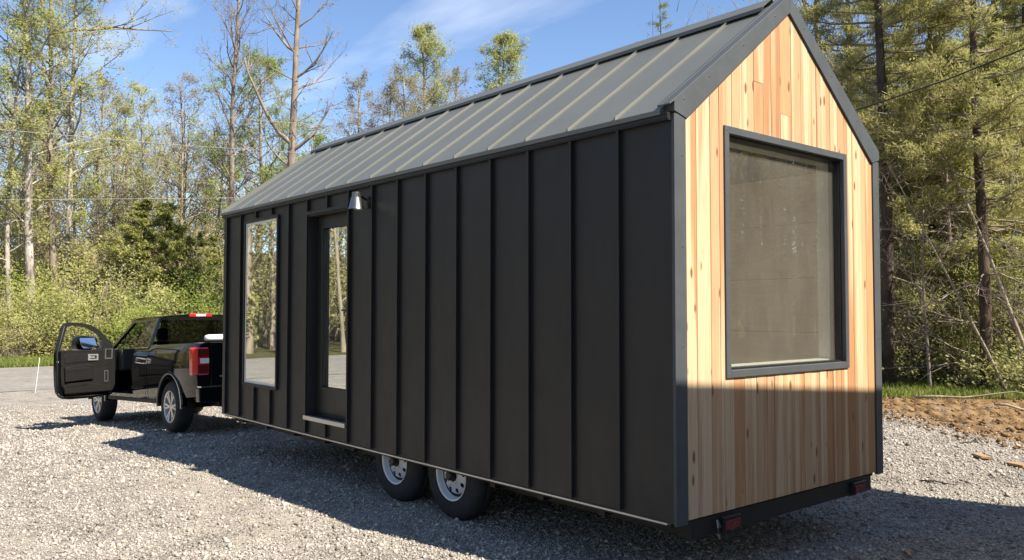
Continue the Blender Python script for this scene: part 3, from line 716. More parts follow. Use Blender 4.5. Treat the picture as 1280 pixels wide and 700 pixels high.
# door
mb = MB(); frame_boxes(mb, (-4.80, -3.885, .60, 2.745), (-4.735, -3.918, .672, 2.685), lambda m, a, b, c, d: m.box(a, b, .0905, .13, c, d))
mb.box(-4.754, -4.738, -.018, .0895, .648, 2.698); mb.box(-3.916, -3.901, -.026, .0895, .648, 2.698); mb.box(-4.737, -3.917, -.02, .0895, 2.684, 2.7)
mb.box(-4.775, -3.885, -.036, -.0325, 2.70, 2.735)
hb(mb, 'door_frame', 'black_metal')
mb = MB(); frame_boxes(mb, (-4.732, -3.921, .676, 2.683), (-4.605, -4.045, .93, 2.565), lambda m, a, b, c, d: m.box(a, b, .080, .128, c, d))
frame_boxes(mb, (-4.625, -4.025, .91, 2.585), (-4.596, -4.054, .939, 2.556), lambda m, a, b, c, d: m.box(a, b, .070, .0795, c, d))
door = hb(mb, 'door', 'black_vinyl', bevel=.002, seg=1)
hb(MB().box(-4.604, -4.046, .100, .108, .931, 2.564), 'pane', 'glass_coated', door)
mb = MB(); mb.box(-4.012, -3.972, .066, .0795, 1.60, 1.82); mb.tube([(-3.992, .068, 1.72), (-3.992, .028, 1.72), (-3.992, .025, 1.72), (-4.09, .022, 1.72)], .010, 8); hb(mb, 'handle', 'hub_black', door)
mb = MB(); mb.box(-4.76, -3.895, -.045, .09, .625, .6445); mb.box(-4.76, -3.895, -.050, -.0455, .605, .6445); hb(mb, 'threshold', 'alum')
# barn lamp
lx, lz, ly = -3.555, 2.715, -.135
mb = MB(); mb.lathe([(.0, -.028), (.045, -.028), (.055, -.022), (.058, 0)], 20, lambda u, v, h: (lx + u, h, lz + v)); mb.tube([(lx, -.02, lz + .02), (lx, -.08, lz + .05), (lx, -.12, lz + .062)], .011, 8)
lamp = hb(mb, 'wall_lamp', 'hub_black', smooth=True, split=40)
mb = MB(); mb.lathe([(.0, .085), (.034, .085), (.038, .08), (.038, .042), (.045, .036), (.068, -.068), (.070, -.072), (.0675, -.072), (.043, .034), (.0, .036)], 28, lambda u, v, h: (lx + u, ly + v, lz + h)); hb(mb, 'lamp_shade', 'galv', lamp, smooth=True, split=35)
# rooms
hb(MB().box(X0 + .101, -.141, .092, Y1 - .092, .56, .62), 'floor', 'floor_ply')
mb = MB()
zs = [.622, 1.08, 1.535, 1.99, 2.45, 2.86]
for a, b in zip(zs[:-1], zs[1:]):
    mb.box(X0 + .12, -.142, Y1 - .125, Y1 - .0925, a + .003, b - .003)
hb(mb, 'wall_lining', 'lining')
mb = MB(); wall_boxes(mb, X0 + .12, -.142, .622, 2.86, [(-6.37, -5.48, .87, 2.75), (-4.80, -3.88, .622, 2.745)], lambda m, a, b, p, q: m.box(a, b, .132 - .0, .15, p, q)); hb(mb, 'wall_lining', 'lining')
mb = MB(); mb.box(-4.95, -4.87, 1.3, Y1 - .126, .622, 2.86); hb(mb, 'partition', 'lining')
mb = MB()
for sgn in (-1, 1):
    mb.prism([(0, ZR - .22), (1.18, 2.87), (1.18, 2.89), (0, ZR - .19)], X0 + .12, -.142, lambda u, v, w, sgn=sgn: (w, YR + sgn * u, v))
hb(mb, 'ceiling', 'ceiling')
# chassis, bumper, lights, wheels, tongue
mb = MB()
for y in (.34, Y1 - .34): mb.box(X0, -.06, y - .04, y + .04, .30, .44)
for x in (-6.7, -6.0, -5.3, -4.6, -4.0, -1.85, -1.3, -.7): mb.box(x - .03, x + .03, .10, Y1 - .10, .36, .439)
for y in (.03, Y1 - .09): mb.box(X0 + .01, -.06, y, y + .06, .415, .4385)
mb.box(X0 + .01, -.06, .02, Y1 - .02, .4395, .449)
ch = hb(mb, 'chassis', 'steel')
WX = (-3.25, -2.39)
for x in WX:
    hb(MB().tube([(x, .2, .37), (x, Y1 - .2, .37)], .04, 10), 'axle', 'steel', ch)
mb = MB(); mb.box(-.13, -.02, .17, Y1 - .14, .325, .442); hb(mb, 'bumper_beam', 'steel', bevel=.004)
for y0 in (.455, 2.085):
    tl = hb(MB().box(-.02, .012, y0, y0 + .17, .335, .418), 'tail_light', 'steel', bevel=.004)
    hb(MB().box(.0121, .024, y0 + .005, y0 + .165, .34, .402), 'lens', 'dark_red_lens', tl, bevel=.004)
    hb(MB().box(-.01, .020, y0 - .002, y0 + .172, .4185, .424), 'lens_cap', 'galv', tl)
mb = MB(); mb.tube([(.0, .40, .415), (.012, .395, .37), (.0, .405, .33), (.012, .41, .30)], .007, 6); mb.tube([(.0, .40, .415), (.012, .42, .37)], .006, 6); hb(mb, 'plate_bracket', 'galv')
def trailer_wheel(x, yf, s):
    """yf: outer face, s: direction of the outside"""
    fn = lambda u, v, h: (x + u, yf - s * h, .37 + v)
    ty = MB().lathe([(.205, .012), (.225, .004), (.29, .0), (.335, .012), (.358, .035), (.368, .06), (.370, .09), (.3655, .095), (.3655, .103), (.370, .108), (.370, .135), (.368, .15), (.355, .18), (.31, .205), (.2, .19), (.19, .10)], 48, fn, closed=True)
    w = hb(ty, 'wheel', 'rubber', smooth=True, split=50)
    # rim with hand holes left open
    rad = np.array([.055, .075, .095, .108, .122, .136, .150, .158, .172, .186, .192, .206])
    dep = np.array([.030, .030, .034, .036, .038, .040, .044, .052, .046, .030, .014, .008])
    n = 72; V = []; F = []
    rad = np.array([.055, .075, .095, .105, .111, .117, .123, .129, .135, .141, .147, .153, .160, .168, .178, .188, .194, .207]); dep = np.array([.022, .022, .030, .033, .034, .035, .036, .037, .038, .040, .043, .050, .066, .070, .056, .022, .008, .003])
    n = 120
    for i in range(n):
        a = 2 * math.pi * i / n
        for rr, h in zip(rad, dep): V.append(fn(rr * math.cos(a), rr * math.sin(a), h))
    m = len(rad)
    for i in range(n):
        for j in range(m - 1):
            ac = 2 * math.pi * (i + .5) / n; rc = (rad[j] + rad[j + 1]) / 2
            da = ((ac + .2) % (2 * math.pi / 9)) - math.pi / 9
            if (rc - .129) ** 2 / .0195 ** 2 + (da * rc) ** 2 / .0185 ** 2 < 1: continue
            F.append((i * m + j, ((i + 1) % n) * m + j, ((i + 1) % n) * m + j + 1, i * m + j + 1))
    rim = MB().add(V, F); rim.lathe([(.0, .080), (.19, .080), (.2, .07)], 32, fn)
    ro = hb(rim, 'rim', ['rim_white', 'steel'], w, smooth=True, split=35)
    for p in ro.data.polygons:
        c = sum((ro.data.vertices[i].co for i in p.vertices), Vector()) / len(p.vertices)
        if abs((c.y + HB[1]) - yf) > .06: p.material_index = 1
    hbm = MB().lathe([(.0, -.028), (.030, -.028), (.040, -.02), (.043, .0), (.045, .032)], 24, fn); hb(hbm, 'hub', 'hub_black', w, smooth=True, split=35)
    for i in range(6):
        nb = MB()
        a = i * math.pi / 3 + .3; cx, cz = .072 * math.cos(a), .072 * math.sin(a)
        nb.lathe([(.0, .008), (.008, .009), (.0105, .014), (.0105, .031)], 8, lambda u, v, h: fn(cx + u, cz + v, h)); hb(nb, 'wheel_nut', 'chrome', w)
for x in WX: trailer_wheel(x, .095, -1); trailer_wheel(x, Y1 - .095, 1)
mb = MB()
for y in (.45, Y1 - .45): mb.prism([(0, -.04), (0, .04), (1, .04), (1, -.04)], .30, .40, lambda u, v, w, y=y: (X0 + (-1.75) * u, y + (1.29 - y) * u + v, w))
tong = hb(mb, 'tongue', 'steel')
mb = MB(); mb.box(-9.02, -8.72, 1.24, 1.34, .29, .41); mb.tube([(-8.62, 1.29, .05), (-8.62, 1.29, .85)], .035, 10); mb.box(-8.70, -8.54, 1.21, 1.37, .03, .06); hb(mb, 'coupler', 'alum', tong, bevel=.01)

# ------------------------------------------------------------------ the pickup
TP = (-10.35, 1.372, -.193)
truck = thing('pickup_truck', 'glossy black extended cab pickup with its driver door swung open, hitched to the tiny house', 'pickup truck', TP, rot=(0, .048, 3.180))
def tb(mb, name, mat, parent=None, **kw): return mb.build(name, mat, parent or truck, **kw)
lev = [.50, .60, .72, .86, 1.00, 1.10, 1.20, 1.29, 1.36]
wid = [.950, .968, .975, .985, .990, .978, .965, .955, .915]
secs = [(-1.06, .955, .60, 1.37), (-.96, .985, .58, 1.38), (-.5, .995, .55, 1.38), (0, 1.0, .52, 1.38), (.5, 1.0, .50, 1.38), (.90, 1.0, .50, 1.38), (.955, 1.0, .50, 1.345), (1.7, 1.0, .50, 1.34), (2.4, 1.0, .50, 1.335), (2.95, 1.0, .50, 1.33),
        (3.2, 1.0, .50, 1.32), (3.645, 1.0, .48, 1.30), (4.2, .985, .46, 1.27), (4.5, .95, .45, 1.22), (4.62, .90, .47, 1.10)]
mb = MB(); rings = []
for x, ws, zb, zt in secs:
    ring = []
    for l, w in zip(lev, wid):
        z = zb + (l - .5) / .86 * (zt - zb); ring.append((x, w * ws, z))
    ring.append((x, .86 * ws, zt + .012)); ring.append((x, .4, zt + (.03 if x > 3 else .012)))
    full = ring + [(a, -b, c) for a, b, c in reversed(ring)]
    rings.append(full)
m = len(rings[0]); V = [v for rr in rings for v in rr]
F = [(i * m + j, i * m + (j + 1) % m, (i + 1) * m + (j + 1) % m, (i + 1) * m + j) for i in range(len(rings) - 1) for j in range(m)]
F += [tuple(range(m)), tuple((len(rings) - 1) * m + j for j in range(m - 1, -1, -1))]
mb.add(V, F); body = tb(mb, 'body', 'car_paint')
cutters = []
def cutter(mb):
    o = mb.build('cutter', 'steel'); o.parent = truck; cutters.append(o)
    b = body.modifiers.new('cut', 'BOOLEAN'); b.operation = 'DIFFERENCE'; b.solver = 'EXACT'; b.object = o
for wx in (-.06, 3.62):
    for s in (-1, 1): cutter(MB().lathe([(0, .62), (.475, .62), (.475, 1.3), (0, 1.3)], 40, lambda u, v, h, wx=wx, s=s: (wx + u, s * h, .43 + v)))
cutter(MB().box(-.985, .88, -.82, .82, .80, 1.6))
cutter(MB().box(1.02, 2.93, -.87, .87, .58, 1.6))
cutter(MB().prism([(1.66, .56), (2.74, .56), (2.80, .70), (2.80, 1.6), (1.66, 1.6)], .80, 1.2, lambda u, v, w: (u, w, v)))
for x in (.93,): cutter(MB().box(x - .009, x + .009, .945, 1.2, .4, 1.6))
cutter(MB().box(1.0, 1.66, .968, 1.2, .548, .560))
cutter(MB().box(1.033, 1.049, .93, 1.2, .55, 1.6))
bpy.context.view_layer.update()
dg = bpy.context.evaluated_depsgraph_get()
nm = bpy.data.meshes.new_from_object(body.evaluated_get(dg)); body.modifiers.clear(); body.data = nm
for c in cutters: bpy.data.objects.remove(c, do_unlink=True)
nm.polygons.foreach_set('use_smooth', [True] * len(nm.polygons)); e = body.modifiers.new('split', 'EDGE_SPLIT'); e.split_angle = R(28)
# flares round the wheel arches
for wx in (-.06, 3.62):
    for s in (-1, 1):
        mb = MB(); K = 24; prof = [(.472, .88), (.473, .985), (.482, .994), (.520, .993), (.535, .972)]
        V = []; F = []
        for i in range(K + 1):
            a = R(-4) + R(188) * i / K
            for rr, y in prof: V.append((wx + rr * math.cos(a), s * y, .43 + rr * math.sin(a)))
        n = len(prof)
        for i in range(K):
            for j in range(n - 1): F.append((i * n + j, i * n + j + 1, (i + 1) * n + j + 1, (i + 1) * n + j))
        mb.add(V, F); tb(mb, 'wheel_arch', 'car_paint', smooth=True, split=50)
for s in (-1, 1): tb(MB().box(.52, 3.05, s * .90 - .06, s * .90 + .06, .43, .505), 'sill', 'car_plastic', bevel=.02)
# cab: tilted side planes y = ty(z)
def ty(z): return .935 - (z - 1.33) * .43
def side(mb, poly, s, th=.05, mi=0): mb.prism(poly, 0, th, lambda u, v, w: (u, s * (ty(v) - w), v), mi)
for s in (-1, 1):
    mb = MB()
    side(mb, [(.985, 1.335), (1.12, 1.335), (1.275, 1.79), (1.22, 1.865), (1.13, 1.85)], s)                # rear pillar
    side(mb, [(1.60, 1.335), (1.69, 1.335), (1.66, 1.79), (1.60, 1.79)], s)                               # centre pillar
    side(mb, [(3.06, 1.325), (2.93, 1.33), (2.33, 1.79), (2.30, 1.865), (2.42, 1.85)], s, .06)              # windscreen pillar
    side(mb, [(1.21, 1.791), (2.34, 1.791), (2.30, 1.866), (1.22, 1.866)], s)                              # roof rail
    tb(mb, 'cab_pillar', 'car_paint', bevel=.008)
mb = MB(); nx, ny = 10, 12; V = []
for lay in (0, -.045):
    for i in range(nx + 1):
        x = 1.145 + (2.45 - 1.145) * i / nx
        for j in range(ny + 1):
            t = j / ny * 2 - 1; V.append((x, t * .715, 1.862 + lay + .045 * (1 - t * t) + .02 * math.sin(math.pi * i / nx) - (.03 if i == nx else 0)))
q = (nx + 1) * (ny + 1); F = []
for i in range(nx):
    for j in range(ny):
        a = i * (ny + 1) + j; F += [(a, a + 1, a + ny + 2, a + ny + 1), (q + a + ny + 1, q + a + ny + 2, q + a + 1, q + a)]
for i in range(nx): 
    a = i * (ny + 1); F += [(a + ny + 1, a, q + a, q + a + ny + 1)[::-1]]; a += ny; F += [(a, a + ny + 1, q + a + ny + 1, q + a)[::-1]]
for j in range(ny): F += [(j, j + 1, q + j + 1, q + j)]; a = nx * (ny + 1) + j; F += [(a + 1, a, q + a, q + a + 1)]
mb.add(V, F); tb(mb, 'roof', 'car_paint', smooth=True, split=40)
# glass
gl = MB(); gl.prism([(-.78, 1.365), (.78, 1.365), (.69, 1.80), (.61, 1.825), (-.61, 1.825), (-.69, 1.80)], 0, .006, lambda u, v, w: (1.06 + (v - 1.365) * .05 + w, u, v)); tb(gl, 'rear_window', 'car_glass')
mb = MB(); mb.prism([(-.90, 1.335), (.90, 1.335), (.885, 1.372), (-.885, 1.372)], 0, .03, lambda u, v, w: (1.03 + (v - 1.335) * .05 + w, u, v))
mb.prism([(-.70, 1.80), (.70, 1.80), (.67, 1.86), (-.67, 1.86)], 0, .03, lambda u, v, w: (1.045 + (v - 1.365) * .05 + w, u, v)); tb(mb, 'rear_panel', 'car_paint')
for s in (-1, 1):
    g1 = MB(); side(g1, [(1.10, 1.34), (1.60, 1.34), (1.60, 1.79), (1.27, 1.79)], s, .006); tb(g1, 'side_window', 'car_glass')
g1 = MB(); side(g1, [(1.69, 1.34), (2.92, 1.34), (2.33, 1.79), (1.66, 1.79)], -1, .006); tb(g1, 'side_window', 'car_glass_clear')
g1 = MB(); g1.prism([(-.83, 1.34), (.83, 1.34), (.68, 1.83), (-.68, 1.83)], 0, .006, lambda u, v, w: (3.03 - (v - 1.34) * 1.32 + w, u, v)); tb(g1, 'windscreen', 'car_glass_clear')
# door seams, handle and chrome strip of the extended cab door
mb = MB(); mb.tube([(1.13, .995, 1.13), (1.16, 1.012, 1.13), (1.36, 1.012, 1.13), (1.39, .995, 1.13)], .014, 8); tb(mb, 'door_handle', 'car_paint', smooth=True)
for s in (-1, 1):
    mb = MB(); side(mb, [(1.0, 1.336), (1.66, 1.336), (1.66, 1.352), (1.0, 1.352)], s, -.012); tb(mb, 'belt_strip', 'chrome')
    mb = MB(); mb.box(1.06, 1.64, s * .990 - .012, s * .990 + .012, .655, .70); tb(mb, 'side_moulding', 'car_paint', bevel=.008)
# seats and dashboard
for y in (-.42, .42):
    mb = MB(); mb.box(1.95, 2.5, y - .27, y + .27, .72, .92); mb.prism([(1.78, .85), (1.98, .85), (1.84, 1.45), (1.70, 1.45)], y - .26, y + .26, lambda u, v, w: (u, w, v)); mb.box(1.68, 1.79, y - .13, y + .13, 1.48, 1.68)
    tb(mb, 'seat', 'seat_cloth', bevel=.04)
mb = MB(); mb.box(1.08, 1.45, -.8, .8, .72, .9); mb.prism([(1.06, .9), (1.2, .9), (1.15, 1.40), (1.05, 1.40)], -.8, .8, lambda u, v, w: (u, w, v)); tb(mb, 'rear_bench', 'seat_cloth', bevel=.03)
mb = MB(); mb.box(2.62, 2.92, -.86, .86, .95, 1.34); tb(mb, 'dashboard', 'car_plastic', bevel=.04)
mb = MB(); a = np.linspace(0, 2 * np.pi, 25); mb.tube(np.stack([2.5 + .05 * np.sin(a), .42 + .19 * np.cos(a), 1.2 + .18 * np.sin(a)], -1), .016, 8, cap=False); tb(mb, 'steering_wheel', 'car_plastic', smooth=True)
# tail: tailgate, lamps, bumper
mb = MB(); mb.box(-1.082, -1.055, -.735, .735, .72, 1.385); tg = tb(mb, 'tailgate', 'car_paint', bevel=.015, seg=3)
mb = MB(); mb.box(-1.096, -1.0825, -.13, .13, 1.16, 1.25); tb(mb, 'handle', 'car_plastic', tg, bevel=.01)
mb = MB(); mb.box(-1.0875, -1.0825, .50, .60, .865, .885); mb.box(-1.0875, -1.0825, .46, .485, .865, .885); tb(mb, 'badge', 'alloy', tg)
for s in (-1, 1):
    mb = MB(); mb.prism([(-1.088, .755), (-1.088, .95), (-1.02, .992), (-.90, 1.0), (-.90, .80)], .90, 1.315, lambda u, v, w, s=s: (u, s * v, w)); tl = tb(mb, 'tail_light', 'red_lens', bevel=.03, seg=4)
    tb(MB().box(-1.0935, -1.0885, min(s * .765, s * .90), max(s * .765, s * .90), 1.075, 1.150), 'reversing_lens', 'white_lens', tl, bevel=.004)
    for z0, z1 in ((.925, 1.055), (1.17, 1.29)): tb(MB().box(-1.0925, -1.0882, min(s * .775, s * .935), max(s * .775, s * .935), z0, z1), 'lamp_cell', 'dark_red_lens', tl, bevel=.012)
mb = MB(); mb.prism([(-1.24, .50), (-1.07, .50), (-1.07, .74), (-1.22, .72)], -.97, .97, lambda u, v, w: (u, w, v)); bp_ = tb(mb, 'rear_bumper', 'car_paint', bevel=.03, seg=3)
mb = MB(); mb.box(-1.255, -1.10, -.955, .955, .722, .742); tb(mb, 'step_strip', 'chrome', bp_, bevel=.004)
mb = MB(); mb.box(-1.30, -1.0, -.04, .04, .44, .50); mb.box(-1.06, -.96, -.6, .6, .44, .50); tb(mb, 'hitch_receiver', 'steel', bp_)
mb = MB(); mb.box(1.112, 1.165, -.20, .20, 1.862, 1.915); bl = tb(mb, 'brake_light', 'red_lens', bevel=.01)
mb = MB(); mb.box(1.108, 1.1115, -.085, .085, 1.872, 1.905); tb(mb, 'cargo_lamp', 'white_lens', bl)
for s in (-1, 1):
    tb(MB().box(4.50, 4.63, min(s * .6, s * .86), max(s * .6, s * .86), .92, 1.12), 'headlight', 'white_lens', bevel=.02)
tb(MB().box(4.58, 4.68, -.9, .9, .48, .68), 'front_bumper', 'chrome', bevel=.03)
mb = MB(); mb.box(-.9, 4.3, -.5, -.38, .40, .55); mb.box(-.9, 4.3, .38, .5, .40, .55); mb.tube([(-.06, -.8, .42), (-.06, .8, .42)], .06, 10); mb.tube([(3.62, -.8, .42), (3.62, .8, .42)], .05, 10); tb(mb, 'underframe', 'steel')
def truck_wheel(x, s):
    fn = lambda u, v, h: (x + u, s * (.985 - h), .405 + v)
    w = tb(MB().lathe([(.235, .02), (.26, .008), (.33, .0), (.37, .02), (.392, .045), (.40, .08), (.40, .115), (.394, .12), (.394, .13), (.40, .135), (.40, .20), (.392, .235), (.35, .265), (.23, .25), (.222, .12)], 48, fn, closed=True), 'wheel', 'rubber', smooth=True, split=50)
    mb = MB(); mb.lathe([(.252, .010), (.244, .008), (.228, .020), (.215, .10), (.20, .13)], 48, fn); mb.lathe([(0, .022), (.045, .024), (.066, .032), (.07, .07)], 24, fn)
    for i in range(6):
        for sp in (-.16, .16):
            a = i * math.pi / 3 + sp * .5; b = i * math.pi / 3 + sp
            d0 = np.array([math.cos(a), math.sin(a)]); d1 = np.array([math.cos(b), math.sin(b)]); p0, p1 = -np.array([-d0[1], d0[0]]) * .013, -np.array([-d1[1], d1[0]]) * .020
            A, B = d0 * .055, d1 * .236; quad = [A + p0, B + p1, B - p1, A - p0]
            V = [fn(c[0], c[1], .030 if k in (0, 3) else .018) for k, c in enumerate(quad)] + [fn(c[0], c[1], .075) for c in quad]
            mb.add(V, [(0, 1, 2, 3), (0, 4, 5, 1), (1, 5, 6, 2), (2, 6, 7, 3), (3, 7, 4, 0)])
    tb(mb, 'rim', 'alloy', w, smooth=True, split=30)
    tb(MB().lathe([(0, .125), (.212, .125)], 32, fn), 'brake_disc', 'steel', w)
for x in (-.06, 3.62):
    for s in (1, -1): truck_wheel(x, s)
# the open driver door, built in its own plane: u from the hinge to the latch, w from outside to inside
TH = R(68); hx, hy = 2.79, .965
def dfn(u, z, w):
    bow = (z - 1.33) * .30 if z > 1.33 else 0
    ww = w + bow
    return (hx - u * math.cos(TH) + ww * -math.sin(TH) * 1.0, hy + u * math.sin(TH) - ww * math.cos(TH), z)
L_ = 1.15
low = [(.0, .60), (.06, .535), (.30, .51), (.55, .50), (L_ - .26, .50), (L_ - .15, .515), (L_ - .07, .555), (L_ - .02, .63), (L_, .75), (L_ + .012, 1.0), (L_ + .01, 1.33), (.0, 1.33)]
mb = MB(); mb.prism(low, 0, .085, dfn)
door_o = tb(mb, 'front_door', 'car_paint', bevel=.02, seg=3)
# window frame ring
outer = [(.0, 1.331), (.17, 1.50), (.31, 1.62), (.44, 1.705), (.60, 1.778), (.80, 1.812), (.98, 1.82), (1.06, 1.812), (1.105, 1.79), (1.125, 1.74), (1.16, 1.331)]
inner = [(.30, 1.331), (.30, 1.52), (.38, 1.595), (.49, 1.662), (.64, 1.728), (.82, 1.757), (.96, 1.762), (1.01, 1.758), (1.04, 1.74), (1.055, 1.70), (1.085, 1.331)]
mb = MB()
for i in range(len(outer) - 1):
    mb.prism([outer[i], outer[i + 1], inner[i + 1], inner[i]], .02, .075, dfn)
tb(mb, 'window_frame', 'car_plastic', door_o)
mb = MB(); mb.prism([(.03, .62), (.10, .60), (.88, .575), (.97, .595), (1.04, .65), (1.08, .75), (1.095, .90), (1.10, 1.345), (.03, 1.345)], .0855, .125, dfn); lin = tb(mb, 'door_lining', 'door_trim', door_o, bevel=.014, seg=2)
mb = MB()
mb.prism([(.44, 1.15), (1.03, 1.12), (1.05, 1.25), (1.0, 1.29), (.46, 1.29)], .1255, .135, dfn)
mb.prism([(.62, 1.0), (1.03, .985), (1.03, 1.03), (.62, 1.045)], .170, .1745, dfn)
mb.prism([(.20, .73), (.50, .73), (.54, 1.0), (.22, 1.02)], .1255, .134, dfn)
mb.prism([(.62, .745), (1.0, .72), (1.02, .775), (.60, .79)], .1555, .162, dfn)
tb(mb, 'lining_insert', 'door_trim_dark', door_o, bevel=.006)
mb = MB(); mb.prism([(.50, .83), (1.04, .80), (1.05, 1.05), (.80, 1.09), (.52, 1.09)], .1255, .170, dfn); mb.prism([(.13, .60), (1.04, .60), (1.06, .74), (.60, .77), (.13, .70)], .1255, .155, dfn); tb(mb, 'armrest', 'door_trim', door_o, bevel=.02, seg=3)
mb = MB(); frame_boxes(mb, (.40, .60, 1.155, 1.265), (.43, .57, 1.18, 1.24), lambda m, a, b, c, d: m.prism([(a, c), (b, c), (b, d), (a, d)], .1355, .150, dfn)); mb.prism([(.47, 1.195), (.57, 1.195), (.57, 1.225), (.47, 1.225)], .140, .155, dfn); tb(mb, 'inner_handle', 'alloy', door_o, bevel=.004)
mb = MB(); frame_boxes(mb, (.10, .26, 1.17, 1.36), (.125, .235, 1.195, 1.335), lambda m, a, b, c, d: m.prism([(a, c), (b, c), (b, d), (a, d)], .1255, .134, dfn)); tb(mb, 'lining_trim', 'trim_metal', door_o); mb = MB(); frame_boxes(mb, (.19, .27, .77, .97), (.205, .255, .785, .955), lambda m, a, b, c, d: m.prism([(a, c), (b, c), (b, d), (a, d)], .1345, .140, dfn)); tb(mb, 'lining_trim', 'trim_metal', door_o)
mb = MB(); mb.tube([dfn(1.13, .62, .086), dfn(1.08, .56, .086), dfn(.5, .54, .086), dfn(.1, .57, .086)], .012, 8); mb.tube([dfn(1.13, .62, .086), dfn(1.145, 1.30, .086), dfn(1.10, 1.76, .075)], .012, 8); tb(mb, 'door_seal', 'car_plastic', door_o, smooth=True)
mb = MB(); mb.lathe([(0, .0), (.02, .0), (.02, -.02)], 10, lambda a, b, h: dfn(1.135 + a, 1.15 + b, .088 + h)); tb(mb, 'latch', 'alloy', door_o)
mb = MB(); mb.prism([(.20, 1.39), (.30, 1.34), (.58, 1.35), (.63, 1.41), (.62, 1.55), (.56, 1.60), (.28, 1.58), (.22, 1.52)], -.32, -.15, dfn); mb.prism([(.18, 1.36), (.26, 1.36), (.26, 1.42), (.18, 1.42)], -.15, .03, dfn); mir = tb(mb, 'mirror', 'car_paint', door_o, bevel=.03, seg=3)
mb = MB(); mb.prism([(.30, 1.365), (.58, 1.375), (.61, 1.42), (.60, 1.545), (.55, 1.58), (.30, 1.565)], -.105, -.100, lambda u, z, w: dfn(u, z, w + .03 - .75 * (z - 1.45))); tb(mb, 'mirror_glass', 'chrome', door_o)
tb(MB().tube([dfn(.02, .75, .05), dfn(-.04, .75, .06)], .03, 8), 'hinge', 'car_paint', door_o)
# white roll lying across the bed
def tw(P):
    x, y, z = P; p, yaw = -.048, 3.180
    a, c = x * math.cos(p) - z * math.sin(p), x * math.sin(p) + z * math.cos(p)
    return (TP[0] + a * math.cos(yaw) - y * math.sin(yaw), TP[1] + a * math.sin(yaw) + y * math.cos(yaw), TP[2] + c)
rl = thing('sheet_roll', 'white wrapped roll lying across the pickup bed in front of the tailgate', 'roll', tw((-.90, 0, 1.39)))
rl.rotation_euler = (0, .048, 3.180)
mb = MB(); mb.lathe([(0, -.80), (.03, -.80), (.052, -.785), (.056, -.5), (.053, -.1), (.057, .3), (.053, .70), (.045, .735), (.02, .75), (0, .75)], 20, lambda u, v, h: (u * 1.5, h, .062 + v)); o = mb.build('wrapping', 'white_sheet', rl, smooth=True, split=50)

# ------------------------------------------------------------------ things around
def pos(px, py, D):
    a = (px - 640) / FX; b = (350 - py) / FX; v = FWD + RIGHT * a + UP * b; v = v / np.hypot(v[0], v[1]); return CAM + v * D
def cable(label, pts, rad, mat, sag):
    P = np.array([pos(*q) for q in pts]); t = np.linspace(0, len(P) - 1, 40); Q = np.stack([np.interp(t, np.arange(len(P)), P[:, k]) for k in range(3)], -1)
    u = np.linspace(0, 1, 40); Q[:, 2] -= sag * 4 * u * (1 - u)
    b = Q[0].copy(); o = MB().tube(Q - b, rad, 6).build('power_line', mat, smooth=True); o.location = tuple(b); return tag(o, label, 'power line')
cable('pale overhead wire, the highest of the three crossing the roadside trees', [(-140, 106, 37), (66, 125, 38), (330, 151, 39), (492, 162, 40), (760, 176, 42)], .010, 'cable', .0)
cable('pale overhead wire, the middle one of the three crossing the roadside trees', [(-140, 148, 36), (0, 162, 36), (220, 181, 37), (392, 192, 38), (760, 214, 40)], .0115, 'cable', .0)
cable('pale overhead wire, the lowest of the three, just above the thicket', [(-140, 252, 36), (0, 250, 36), (330, 247, 38), (700, 240, 40)], .0085, 'cable', .0)
cable('dark sagging cable in front of the pines right of the gable', [(1000, 160, 15), (1079, 135, 14), (1180, 101, 13.6), (1280, 61, 13.2), (1420, -4, 12.5)], .012, 'cable_dark', .0)
st = thing('marker_stake', 'thin white marker stake leaning at the gravel edge by the road', 'stake', (*at(47, 26.5)[:2], at(47, 26.5)[2]))
MB().prism([(-.02, 0), (.02, 0), (.02, .92), (0, .97), (-.02, .92)], -.006, .006, lambda u, v, w: (u + .0 + v * .02, w + v * .09, v)).build('post', 'stake', st, bevel=.002)
tag(st, st['label'], 'stake')
def offcut(label, px, py, L, w, h, rz, tilt, mat='board_offcut'):
    a = (px - 640) / FX; b = (350 - py) / FX; v = FWD + RIGHT * a + UP * b; t = -(CAM[2] - .03) / v[2]; p = CAM + v * t
    o = MB().prism([(-L / 2, -w / 2), (L / 2 * .9, -w / 2 * 1.1), (L / 2, w / 2 * .8), (-L / 2 * .95, w / 2)], 0, h, lambda u, v_, q: (u, v_, q)).build('board_offcut', mat, bevel=.004)
    o.location = (p[0], p[1], float(gz(p[0], p[1])) + .012); o.rotation_euler = (tilt, .04, rz); return tag(o, label, 'offcut', 'wood offcuts on the gravel')
offcut('orange wood offcut lying on the gravel near the soil bank, short and thick', 1226, 570, .30, .11, .028, 2.3, .05)
offcut('longer orange wood offcut at the right edge beyond the gravel', 1272, 580, .30, .12, .028, 2.6, -.04)
offcut('thin pale splinter of wood lying in the shaded gravel', 1135, 690, .16, .03, .012, 2.2, .1)
